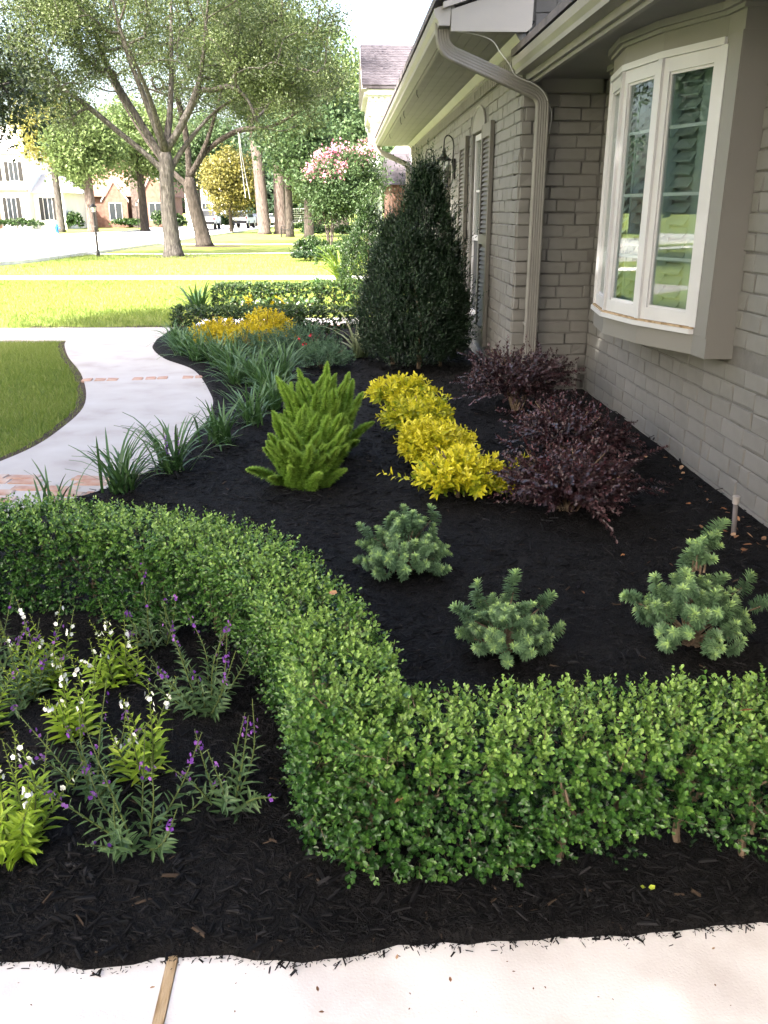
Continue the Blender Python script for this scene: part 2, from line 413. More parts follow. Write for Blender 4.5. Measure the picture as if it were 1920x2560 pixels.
# shredded bark on top: real shards, joined
CH = (np.array([[-.5,0,0],[.5,.05,0],[.35,1,.0],[-.4,.93,0],[-.3,.1,.5],[.3,.15,.5],[.2,.9,.45],[-.25,.85,.45]]),
      np.array([[4,5,6,7],[1,2,6,5],[3,0,4,7]]))
def chips(n, x0, x1, y0, y1, Lm, seed, over=0):
    g = np.random.default_rng(seed)
    x = g.uniform(x0, x1, n); y = g.uniform(y0, y1, n)
    ok = (y > bed_front(x)+.022-np.abs(g.normal(0, over+1e-6, n))*1.3-.022*(over > 0)) & (x > bed_xl(y)+.03-np.abs(g.normal(0, over+1e-6, n))*1.2-.03*(over > 0)) & ((x < 2.2) & ((y < 7.75) | (x < 1.5)))
    x, y = x[ok], y[ok]; n = len(x)
    a = g.uniform(0, 6.283, n)
    D = np.stack([np.cos(a), np.sin(a), g.normal(0, .22, n)], 1)
    N = np.stack([g.normal(0, .35, n), g.normal(0, .35, n), np.ones(n)], 1)
    P = np.stack([x, y, np.maximum(bed_z(x, y), 0)+g.uniform(-.001, .010, n)], 1)
    L = Lm*np.clip(g.lognormal(-.2, .55, n), .25, 2.4); W = np.clip(L*g.uniform(.08, .28, n), .002, .014)
    tv, tf = CH; k = len(tv)
    yv = norm(D); xv = norm(np.cross(yv, N)); zv = np.cross(xv, yv)
    V = P[:, None]+xv[:, None]*(tv[None, :, :1]*W[:, None, None])+yv[:, None]*(tv[None, :, 1:2]*L[:, None, None])+zv[:, None]*(tv[None, :, 2:]*(W*.7)[:, None, None])
    F = (tf[None]+(np.arange(n)*k)[:, None, None]).reshape(-1, 4)
    return (V.reshape(-1, 3), F), np.repeat(np.where(g.random(n) < .012, 1.0, np.clip(g.beta(1.5, 2.7, n), 0, .86)), k)
ps, rs = [], []
for a in ((17000, -1.5, 1.3, 1.45, 2.2, .024, 1), (14000, -1.8, 2.2, 2.2, 3.6, .026, 2), (15000, -1.6, 2.2, 3.6, 6, .034, 3), (9000, -1.5, 1.8, 6, 10.5, .042, 4)):
    p, r_ = chips(*a); ps.append(p); rs.append(r_)
p, r_ = chips(8000, -1.3, 1.2, 1.44, 1.55, .012, 9, .009); ps.append(p); rs.append(r_)
p, r_ = chips(9000, -2.6, 0, 4.2, 11.3, .016, 10, .012); ps.append(p); rs.append(r_)
o = add('bark_chips', ps, M['chip'], rnd=np.concatenate(rs)); tag(o, 'black shredded bark mulch covering the garden bed', 'mulch', kind='stuff')

# strip of bare soil along the lawn's edge by the path
Ls = Lp[Lp[:, 1] > 4.4]
T = norm(np.gradient(Ls, axis=0)); Nn = np.stack([-T[:, 1], T[:, 0]], 1)
w = .055+.03*np.abs(np.sin(np.arange(len(Ls))*1.3))
V = np.vstack([np.c_[Ls, np.full(len(Ls), -.012)], np.c_[Ls+Nn*w[:, None], np.full(len(Ls), -.004)]])
n = len(Ls); o = add('soil_edge', [(V, np.array([[q, q+1, n+q+1, n+q] for q in range(n-1)]))], M['soil']); o['kind'] = 'structure'

# ------------------------------------------------------------------ the painted brick house
XR, YC, XL = 2.235, 7.8, 1.526
house = empty('brick_house', (2.4, 7.8, 0), 'low taupe painted brick house with deep eaves along the garden bed', 'house')
def hp(name, parts, m, parent=None, **k): return add(name, parts, m, parent or house, **k)
# wall backing (painted mortar)
w1 = MB().box(XR, XR+.25, -4, 4.86, -.1, 2.70).box(XR, XR+.25, 4.86, 7.07, -.1, .86).box(XR, XR+.25, 4.86, 7.07, 2.5, 2.70).box(XR, XR+.25, 7.07, YC, -.1, 2.70)
wall_side = hp('wall', w1, M['mortar'])
w2 = MB().box(XL+.02, 7.5, YC, YC+.25, -.1, 2.78).add(prism([(XL+.02, 2.78), (7.4, 2.78), (7.4, 5.4), (2.2, 3.50), (XL+.02, 3.20)], 1, YC, YC+.25))
wall_ret = hp('wall', w2, M['mortar'])
w3 = MB()
for (a, b, c, d) in ((YC+.25, 9.68, -.1, 2.98), (9.68, 10.66, -.1, .41), (9.68, 10.66, 2.42, 2.98), (10.66, 12.68, -.1, 2.98), (12.68, 14.4, 2.2, 2.98), (14.4, 19.9, -.1, 2.98)):
    w3.box(XL, XL+.25, a, b, c, d)
wall_front = hp('wall', w3, M['mortar'])
# bricks: all positions, then the 300 that show largest as objects, the rest joined
CO, BL = .1035, .26
blist = []   # (x,y,z,len,h,rot,proud, area)
def proj_area(x, y, z, n, a):
    d = np.array([x, y, z-H]); r_ = np.linalg.norm(d); fwd = d[1]*math.cos(R(19.4))-d[2]*math.sin(R(19.4))
    if fwd < .3: return 0
    u = 960+2128*(d[0]-.0466*d[1])/fwd; up = d[1]*math.sin(R(19.4))+d[2]*math.cos(R(19.4)); v = 1280-2128*up/fwd
    if not (-40 < u < 1960 and -60 < v < 2600): return 0
    return a*max(0, -np.dot(n, d)/r_)/r_**2
def lay(axis, a0, a1, z0, z1, skip, rot, plane, nrm, proud_fn):
    k = 0; z = z0
    while z+CO*.6 < z1:
        off = (k % 2)*BL*.5+random.uniform(-.03, .03); p = a0-off
        zo = random.uniform(-.003, .003)
        while p < a1:
            L = BL+random.uniform(-.035, .035)
            if random.random() < .16: L *= .55
            s, e = max(p, a0), min(p+L, a1)
            if e-s > .05:
                hh = CO-.007
                if not skip(.5*(s+e), z+.05, s, e):
                    pr = proud_fn(.5*(s+e), z)
                    if axis == 'y': pos = (plane, s+.004, z+zo); c = (plane, (s+e)/2, z)
                    else: pos = (e-.004, plane, z+zo); c = ((s+e)/2, plane, z)
                    blist.append((*pos, round((e-s-.006)/.012)*.012, hh, rot, pr, proj_area(*c, np.array(nrm), (e-s)*hh)))
            p += L
        z += CO; k += 1
lay('y', 2.9, YC, .03, .80, lambda a, z, s, e: False, R(90), XR, (-1, 0, 0), lambda a, z: .009)
lay('y', 2.9, 4.832, .03+8*CO, 2.62, lambda a, z, s, e: False, R(90), XR, (-1, 0, 0), lambda a, z: .009)
lay('y', 7.10, YC, .03+8*CO, 2.62, lambda a, z, s, e: False, R(90), XR, (-1, 0, 0), lambda a, z: .009)
def quoin(x, z): 
    c = int((z-.03)/CO) % 7
    return .028 if (c < 5 and x < 1.95 + (.06 if int((z-.03)/CO/7) % 2 else 0)) else .009
lay('x', XL+.0, XR-.012, .03, 2.70, lambda a, z, s, e: False, R(180), YC, (0, -1, 0), quoin)
lay('x', 1.60, 2.9, 2.80, 3.42, lambda a, z, s, e: z > 3.2+(a-1.5)*.30, R(180), YC, (0, -1, 0), lambda a, z: .012)
def skipf(a, z, s, e):
    if e > 9.66 and s < 10.68 and .33 < z < 2.62: return True
    return e > 12.66 and s < 14.42 and z < 2.2
lay('y', YC+.0, 17.0, .03, 2.72, skipf, R(90), XL, (-1, 0, 0), lambda a, z: .009)
blist.sort(key=lambda b: -b[7])
def wall_of(b): return wall_ret if abs(b[5]-R(180)) < .01 else (wall_side if b[0] > 2 else wall_front)
rest = []
for q, b in enumerate(blist):
    me = brick_mesh(b[3], b[4], b[6], random.randrange(5), M['paint'])
    if q < 300:
        par = wall_of(b); o = link('brick', me, par); o.location = tuple(np.array(b[:3])-wloc(par)); o.rotation_euler = (random.uniform(-.01, .01), random.uniform(-.006, .006), b[5]+random.uniform(-.012, .012))
    else:
        V = np.empty(len(me.vertices)*3); me.vertices.foreach_get('co', V); V = V.reshape(-1, 3)
        c, s = math.cos(b[5]), math.sin(b[5])
        V = np.stack([c*V[:, 0]-s*V[:, 1], s*V[:, 0]+c*V[:, 1], V[:, 2]], 1)+np.array(b[:3])
        rest.append((V, [tuple(p.vertices) for p in me.polygons]))
o = hp('brickwork', rest, M['paint']); o['kind'] = 'stuff'
# unseen wing added behind the photographer to block low sky, dimming the walls
hp('added_shade_wing', MB().box(-6.5, 7.2, -10.5, -5.0, -.1, 2.9), M['paint'])
hp('added_shade_roof', [prism([(-11.2, 2.85), (-7.75, 5.0), (-4.3, 2.85), (-4.3, 2.95), (-7.75, 5.12), (-11.2, 2.95)], 0, -7.2, 7.5)], M['shingle'])
hp('foundation', MB().box(XR-.022, XR+.1, -4, YC, -.1, .034).box(XL-.02, XR-.03, YC-.03, YC+.1, -.1, .032), M['paint'])

# right eave: gutter, fascia, soffit, frieze
gprof = [(0, .0), (-.085, .0), (-.09, .03), (-.115, .06), (-.125, .11), (-.118, .118), (-.108, .112), (-.10, .06), (0, .05)]
def gutter(x, z, y0, y1):
    g = hp('gutter', [prism([(x+a, z+b) for a, b in gprof], 1, y0, y1)], M['gutter'])
    return g
gutter(1.53, 2.645, -4, 7.74)
hp('fascia_board', MB().box(1.535, 1.565, -4, 7.75, 2.60, 2.78).box(1.567, 1.60, -4, 7.752, 2.575, 2.615), M['trim'])
hp('soffit', MB().box(1.601, XR-.002, -4, 7.768, 2.625, 2.64), M['soffit'])
hp('frieze_board', MB().box(XR-.045, XR-.017, -4, 4.80, 2.50, 2.624).box(1.6, XR-.046, YC-.045, YC-.04+.02, 2.52, 2.624), M['trim'])
hp('roof', [prism([(1.40, 2.775), (7.5, 5.10), (7.5, 5.2), (1.40, 2.83)], 1, -4, YC-.05)], M['shingle'])
# left eave
gutter(.86, 2.945, 7.46, 20.4)
hp('fascia_board', MB().box(.865, .895, 7.46, 20.4, 2.93, 3.10), M['trim'])
for q in range(6):
    x0 = .90+q*.100
    hp('soffit_board', [box(x0, x0+.0965, 7.48, 20.38, 2.955+.0004*q, 2.972)], M['soffit'])
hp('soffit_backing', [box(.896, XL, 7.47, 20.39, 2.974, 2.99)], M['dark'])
hp('frieze_board', [box(XL-.022, XL-.002, 7.79, 19.88, 2.845, 2.955)], M['trim'])
hp('crown_moulding', [prism([(XL-.024, 2.88), (XL-.04, 2.885), (XL-.075, 2.93), (XL-.09, 2.954), (XL-.024, 2.954)], 1, 7.775, 19.88)], M['trim_light'])
hp('frieze_strip', [box(XL-.006, XL+.004, 7.81, 19.88, 2.735, 2.844)], M['mortar'])
dm = mk_mesh('dentil', [box(-.026, 0, 0, .075, 0, .104)], M['trim'])
for q in range(110):
    y = 7.82+q*.11
    if y > 19.8: break
    o = link('dentil', dm, house); o.location = tuple(np.array([XL-.003, y, 2.7385])-wloc(house)); o.scale = (1, random.uniform(.8, 1.1), 1)
# gable end of the left roof: rake board, cornice return
hp('rake_board', [prism([(.868, 2.905), (1.46, 2.905), (1.50, 2.94), (1.506, 3.25), (.868, 3.055)], 1, 7.435, 7.46)], M['trim_light'])
hp('rake_trim', [prism([(.80, 3.056), (1.56, 3.288), (1.56, 3.33), (.80, 3.098)], 1, 7.40, 7.458)], M['trim_light'])
hp('gutter_end_cap', [prism([(.86+a*1.02, 2.945+b*1.02) for a, b in gprof[:5]]+[(.865, 3.10)], 1, 7.445, 7.459)], M['trim_light'])
hp('roof', [prism([(.74, 3.105), (7.5, 5.30), (7.5, 5.4), (.74, 3.16)], 1, 7.40, 20.5)], M['shingle'])
hp('wall', MB().box(XL+.26, 7.4, 19.65, 19.9, -.1, 3.3).box(7.3, 7.5, -4, 19.9, -.1, 5.0).box(XR+.26, 7.5, -4.1, -3.9, -.1, 3.0), M['paint'])

# downspouts
rib = []
for (a, b, hgt) in (((-.05, -.037), (.05, -.037), -1), ((.05, -.037), (.05, .037), 1), ((.05, .037), (-.05, .037), 1), ((-.05, .037), (-.05, -.037), -1)):
    for t in np.linspace(0, 1, 11)[:-1]:
        p = np.array(a)*(1-t)+np.array(b)*t; nrm = np.array([b[1]-a[1], -(b[0]-a[0])], float); nrm /= np.linalg.norm(nrm)
        rib.append(tuple(p+nrm*(.003 if int(round(t*10)) % 2 else -.001)))
def bend(pts, rad=.09, n=6):
    P = [np.array(p, float) for p in pts]; out = [P[0]]
    for a, b, c in zip(P, P[1:], P[2:]):
        u = norm(a-b); v = norm(c-b); r_ = min(rad, np.linalg.norm(a-b)*.45, np.linalg.norm(c-b)*.45)
        for t in np.linspace(0, 1, n):
            out.append((1-t)**2*(b+u*r_)+2*t*(1-t)*b+t*t*(b+v*r_))
    out.append(P[-1]); return np.array(out)
ds = hp('downspout', [sweep(bend([(.81, 7.60, 3.0), (.83, 7.60, 2.80), (1.665, 7.66, 2.485), (1.680, 7.70, .12)]), [(b_, a_) for a_, b_ in rib], (0, 1, 0))], M['gutter'])
hp('strap', MB().box(1.622, 1.738, 7.655, 7.79, 1.985, 2.010), M['gutter'], ds)
hp('strap', MB().box(1.622, 1.738, 7.655, 7.79, .62, .645), M['gutter'], ds)
hp('downspout', [sweep(bend([(.80, 20.2, 3.0), (.82, 20.2, 2.84), (1.47, 20.1, 2.56), (1.49, 20.05, .1)]), [(b_, a_) for a_, b_ in rib], (0, 1, 0))], M['gutter'])
cab = spline([(.87,7.50,2.92),(1.05,7.50,2.899),(1.2,7.52,2.86),(1.277,7.55,2.779),(1.355,7.57,2.703),(1.409,7.58,2.625),(1.50,7.585,2.585),(1.562,7.59,2.565),(1.655,7.60,2.50),(1.742,7.66,2.357),(1.745,7.70,2.2)], 6)
hp('cable', [tube(cab, .004, 6)], M['white'])
for (a, y, l_) in ((.915, 11.2, .05), (.91, 13.4, .06), (.92, 14.3, .06), (.91, 17.2, .05)):
    hp('hook', [tube(spline([(a, y, 2.955), (a, y, 2.955-l_), (a+.02, y+.03, 2.955-l_*1.6)], 4), .004, 5)], M['black_metal'])

# front window, shutters, arch panel
win = hp('window', MB().box(XL+.03, XL+.09, 9.69, 9.745, .42, 2.41).box(XL+.03, XL+.09, 10.60, 10.655, .42, 2.41).box(XL+.03, XL+.09, 9.745, 10.60, 2.345, 2.41).box(XL+.03, XL+.09, 9.745, 10.60, .42, .475).box(XL+.022, XL+.085, 9.745, 10.60, 1.27, 1.325).box(XL+.05, XL+.075, 9.746, 10.599, 1.80, 1.82).box(XL+.05, XL+.075, 10.16, 10.18, 1.326, 2.344), M['white'])
hp('pane', [box(XL+.055, XL+.060, 9.745, 10.60, 1.326, 2.344)], M['glass'], win)
hp('insect_screen', [box(XL+.045, XL+.050, 9.745, 10.60, .476, 1.269)], M['screen'], win)
hp('dark_backing', [box(XL+.2, XL+.21, 9.69, 10.655, .42, 2.41)], M['dark'], win)  # dark sheet standing in for the unlit room behind the glass
hp('sill', [box(XL-.05, XL+.03, 9.66, 10.68, .335, .418)], M['paint'], win)
arch = [(10.66, 2.425), (9.68, 2.425)]+[(10.17-.47*math.cos(a), 2.425+.235*math.sin(a)) for a in np.linspace(0, math.pi, 14)]
hp('arch_panel', [prism(arch[2:], 0, XL-.012, XL+.0)], M['trim'])
hp('arch_moulding', [tube([(XL-.014, 10.17-.48*math.cos(a), 2.425+.245*math.sin(a)) for a in np.linspace(0, math.pi, 20)], .012, 6)], M['trim_light'])
lv = mk_mesh('louvre', [(np.array([[.0,0,0],[-.020,0,-.032],[-.014,0,-.036],[.006,0,-.004],[.0,.44,0],[-.020,.44,-.032],[-.014,.44,-.036],[.006,.44,-.004]]), [(0,1,2,3),(7,6,5,4),(0,4,5,1),(1,5,6,2),(2,6,7,3),(3,7,4,0)])], M['shutter'])
for y0 in (9.06, 10.86):
    sh = hp('shutter', MB().box(XL-.058, XL-.018, y0, y0+.07, .23, 2.43).box(XL-.058, XL-.018, y0+.51, y0+.58, .23, 2.43).box(XL-.056, XL-.02, y0+.07, y0+.51, 2.30, 2.43).box(XL-.056, XL-.02, y0+.07, y0+.51, .23, .40).box(XL-.056, XL-.02, y0+.07, y0+.51, 1.26, 1.36).box(XL-.024, XL-.018, y0+.07, y0+.51, .40, 2.30), M['shutter'])
    z = .445
    while z < 2.30:
        if not 1.25 < z < 1.395:
            o = link('louvre', lv, sh); o.location = tuple(np.array([XL-.030, y0+.07, z])-wloc(sh))
        z += .046
# front door in its recess
door = hp('door', MB().box(XL+.36, XL+.40, 12.7, 14.38, 0, 2.2).box(XL+.01, XL+.36, 12.66, 12.70, 0, 2.2).box(XL+.01, XL+.36, 14.38, 14.42, 0, 2.2), M['shutter'])
for (a, b, c, d) in ((12.85, 13.45, .25, .95), (12.85, 13.45, 1.1, 2.0), (13.6, 14.2, .25, .95), (13.6, 14.2, 1.1, 2.0)):
    hp('panel', [box(XL+.345, XL+.361, a, b, c, d)], M['trim'], door)

# ------------------------------------------------------------------ bay window
ZB = .78
plan = [(2.072, 4.83), (2.066, 5.02), (1.885, 5.486), (1.812, 5.975), (1.885, 6.464), (2.066, 6.92), (2.072, 7.10)]
bay = hp('bay_window', [prism([(XR+.02, 4.83)]+plan+[(XR+.02, 7.10)], 2, ZB, ZB+.115)], M['trim'])
def offs(pl, d): 
    out = []
    for (x, y) in pl: out.append((x+d, y))
    return out
hp('sill', [prism([(XR, 4.99)]+offs(plan[1:6], -.028)+[(XR, 6.95)], 2, ZB+.118, ZB+.146)], M['white'], bay)
hp('sill_board', [prism([(XR, 5.0)]+offs(plan[1:6], -.016)+[(XR, 6.94)], 2, ZB+.147, ZB+.158)], M['wood'], bay)
hp('head_board', [prism([(XR+.02, 4.83)]+plan+[(XR+.02, 7.10)], 2, 2.465, 2.623)], M['trim'], bay)
hp('head_trim', [prism([(XR, 5.0)]+offs(plan[1:6], -.016)+[(XR, 6.94)], 2, 2.425, 2.462)], M['white'], bay)
hp('crown_moulding', [prism([(XR, 4.80)]+offs([(2.072, 4.80)]+plan[1:6]+[(2.072, 7.13)], -.045)+[(XR, 7.13)], 2, 2.585, 2.6235)], M['trim'], bay)
hp('crown_bead', [prism([(XR, 4.815)]+offs([(2.072, 4.815)]+plan[1:6]+[(2.072, 7.115)], -.022)+[(XR, 7.115)], 2, 2.562, 2.584)], M['trim'], bay)
for b_ in ((4.832, 4.852), (7.078, 7.098)): hp('side_panel', [box(2.074, XR+.01, *b_, ZB+.115, 2.465)], M['trim'], bay)
for b_ in ((4.834, 5.018), (6.922, 7.096)): hp('corner_board', [box(2.0665, 2.0735, *b_, ZB+.116, 2.464)], M['trim'], bay)
z0, z1 = ZB+.16, 2.424
def strip(p, q, a, b, za, zb, d0, d1):
    """box along facet p->q between fractions a,b, depth d0..d1 inward"""
    p = np.array(p); q = np.array(q); t = q-p; t = t/np.linalg.norm(t); nin = np.array([t[1], -t[0]])
    A = p+(q-p)*a; B = p+(q-p)*b; V = []
    for P_ in (A, B):
        for d in (d0, d1):
            for z in (za, zb): V.append([*(P_+nin*d), z])
    return np.array(V), BOXF
for i_ in range(1, 5):
    p, q = plan[i_], plan[i_+1]
    post = hp('mullion', [strip(p, q, -.045, .055, z0, z1, -.012, .06)], M['white'], bay)
    fr = MB()
    for (a, b, za, zb) in ((.06, .16, z0, z1), (.86, .955, z0, z1), (.16, .86, z1-.075, z1), (.16, .86, z0, z0+.075)):
        fr.add(strip(p, q, a, b, za, zb, 0.0, .045))
    for (a, b, za, zb) in ((.16, .185, z0+.075, z1-.075), (.835, .86, z0+.075, z1-.075), (.185, .835, z1-.09, z1-.075), (.185, .835, z0+.075, z0+.09)):
        fr.add(strip(p, q, a, b, za, zb, .012, .04))
    hp('sash', fr, M['white'], bay)
    hp('pane', [strip(p, q, .186, .834, z0+.091, z1-.091, .022, .028)], M['glass'], bay)
    for k_ in (.25, .5, .75):
        zz = z0+(z1-z0)*k_
        hp('muntin', [strip(p, q, .187, .833, zz-.009, zz+.009, .030, .036)], M['white'], bay)
    # interior plantation shutters
    sh = hp('interior_shutter', MB().add(strip(p, q, .02, .46, z0, z1, .16, .18)).add(strip(p, q, .47, .62, z0, z1, .155, .175)).add(strip(p, q, .62, .98, z0, z1, .185, .19)), M['interior'], bay)
    k_ = 0; zz = z0+.06
    while zz < z1-.08:
        pp = np.array(p); qq = np.array(q); tt_ = (qq-pp)/np.linalg.norm(qq-pp); ni = np.array([tt_[1], -tt_[0]])
        V = np.array([[*(pp+(qq-pp)*f_+ni*d_), z_] for f_ in (.63, .97) for (d_, z_) in ((.125, zz), (.172, zz+.052), (.172, zz+.060), (.125, zz+.008))])
        hp('louvre', [(V, [(0,1,2,3),(7,6,5,4),(0,4,5,1),(1,5,6,2),(2,6,7,3),(3,7,4,0)])], M['interior'], bay)
        zz += .072
hp('dark_room_box', MB().box(XR+.02, 2.9, 4.7, 7.2, ZB, ZB+.02).box(2.9, 2.95, 4.7, 7.2, ZB, 2.6).box(XR+.26, 2.9, 4.7, 4.75, ZB, 2.6).box(XR+.26, 2.9, 7.15, 7.2, ZB, 2.6), M['dark'], bay)  # near-black box imitates the unlit room behind the bay panes

# lanterns on the front wall
def lantern(y, label):
    c = np.array([XL-.165, y, 0]); L = empty('wall_lantern', (XL, y, 1.9), label, 'lantern', 'black lanterns beside the front door')
    add('back_plate', [box(XL-.035, XL-.012, y-.055, y+.055, 2.0, 2.25)], M['black_metal'], L)
    arm = spline([(XL-.03, y, 2.06), (XL-.045, y, 2.2), (XL-.035, y, 2.40), (XL-.06, y, 2.50), (XL-.115, y, 2.535), (XL-.155, y, 2.50), (XL-.165, y, 2.42), (XL-.165, y, 2.36)], 6)
    add('arm', [tube(arm, .009, 8)], M['black_metal'], L, smooth=True)
    add('lower_arm', [tube(spline([(XL-.035, y, 2.15), (XL-.05, y, 1.95), (XL-.08, y, 1.905), (XL-.15, y, 1.90)], 6), .006, 6)], M['black_metal'], L)
    add('cap', [lathe([(.012, .14), (.016, .11), (.03, .10), (.022, .075), (.04, .055), (.05, .03), (.085, .012), (.115, -.01), (.11, -.02), (.085, -.025)], (c[0], y, 2.245), 12)], M['black_metal'], L)
    cage = MB()
    for a in range(6):
        t = a*math.pi/3+.3; cage.tube([(c[0]+.085*math.cos(t), y+.085*math.sin(t), 2.225), (c[0]+.062*math.cos(t), y+.062*math.sin(t), 1.925)], .006, 5)
    cage.add(lathe([(.066, .012), (.07, 0), (.05, -.02), (.015, -.03), (.012, -.05)], (c[0], y, 1.92), 12))
    add('cage', cage, M['black_metal'], L)
    add('glass', [lathe([(.08, .30), (.058, .0)], (c[0], y, 1.925), 12)], M['lamp_glass'], L)
    add('candle', [lathe([(.014, 0), (.014, .12), (.006, .125), (.011, .15), (.002, .18)], (c[0], y, 1.935), 8)], M['white'], L)
lantern(12.17, 'black wall lantern on gooseneck arm between shutter and tall evergreen')
lantern(14.75, 'black wall lantern beyond the door, mostly hidden by the evergreen')

# pipes and small things by the wall
pipe = empty('riser_pipe', (1.978, 3.986, 0), 'thin grey sprinkler riser pipe with pale cap standing near the wall', 'pipe')
add('shaft', [tube([(1.980, 3.986, -.02), (1.968, 3.99, .19)], .0125, 10)], mat('grey_pvc', (.12,.11,.11), .6), pipe, smooth=True)
add('cap', [lathe([(.015, 0), (.017, .005), (.017, .03), (.019, .034), (.0185, .042), (.004, .043)], (1.967, 3.99, .188), 12)], mat('pipe_cap', (.30,.28,.26), .6), pipe)
pc = empty('conduit', (2.12, 7.70, 0), 'painted pipe stub rising from mulch at the inner wall corner', 'pipe')
add('riser', [tube([(2.12, 7.70, -.02), (2.125, 7.71, .29)], .013, 8)], M['gutter'], pc)
add('crossbar', [tube([(2.125, 7.71, .19), (2.228, 7.72, .18)], .010, 8)], M['gutter'], pc)

# ------------------------------------------------------------------ leaf materials
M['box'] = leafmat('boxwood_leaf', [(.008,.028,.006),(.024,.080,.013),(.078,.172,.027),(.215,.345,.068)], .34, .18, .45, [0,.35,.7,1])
M['box_far'] = leafmat('boxwood_far_leaf', [(.010,.026,.007),(.025,.056,.014),(.065,.11,.026)], .4, .2, .4)
M['yew'] = leafmat('evergreen_leaf', [(.006,.017,.007),(.013,.034,.013),(.032,.062,.022)], .38, .12, .4)
M['gold'] = leafmat('gold_leaf', [(.07,.14,.012),(.27,.33,.016),(.60,.54,.02),(.74,.67,.06)], .42, .3, .35, [0,.3,.65,1])
M['gold_far'] = leafmat('amber_leaf', [(.10,.13,.012),(.38,.32,.010),(.62,.48,.015)], .45, .3, .3)
M['loro'] = leafmat('loropetalum_leaf', [(.010,.005,.006),(.028,.010,.012),(.060,.026,.029),(.15,.032,.042)], .38, .12, .5, [0,.35,.75,1])
M['whorl'] = leafmat('whorl_leaf', [(.035,.080,.036),(.105,.19,.095),(.21,.34,.155),(.38,.54,.18)], .42, .15, .4, [0,.45,.8,1])
M['fern'] = leafmat('fern_needle', [(.07,.16,.018),(.18,.33,.04),(.36,.52,.09)], .5, .35, .3)
M['lir'] = leafmat('liriope_blade', [(.026,.07,.018),(.07,.145,.042),(.17,.26,.10)], .38, .2, .45)
M['lime'] = leafmat('lime_leaf', [(.09,.18,.014),(.26,.39,.03),(.48,.56,.07)], .45, .3, .35)
M['sage'] = leafmat('sage_leaf', [(.035,.08,.028),(.09,.16,.06),(.20,.27,.11)], .45, .22, .4)
M['wpetal'] = mat('white_petal', (.82,.82,.76), .6)
M['ppetal'] = leafmat('purple_petal', [(.10,.03,.20),(.20,.06,.36),(.36,.15,.48)], .6, .3, .2)
M['pink'] = leafmat('pink_petal', [(.55,.12,.22),(.75,.30,.42),(.85,.55,.62)], .6, .3, .2)
M['redpetal'] = mat('red_petal', (.45,.03,.04), .5)
M['stem'] = mat('green_stem', (.09,.12,.03), .6)
M['dryleaf'] = leafmat('dry_leaf', [(.10,.05,.025),(.24,.11,.05),(.38,.24,.14)], .7, .1, .2)

def up(n, s=1): return np.tile(np.array([0, 0, s], float), (n, 1))

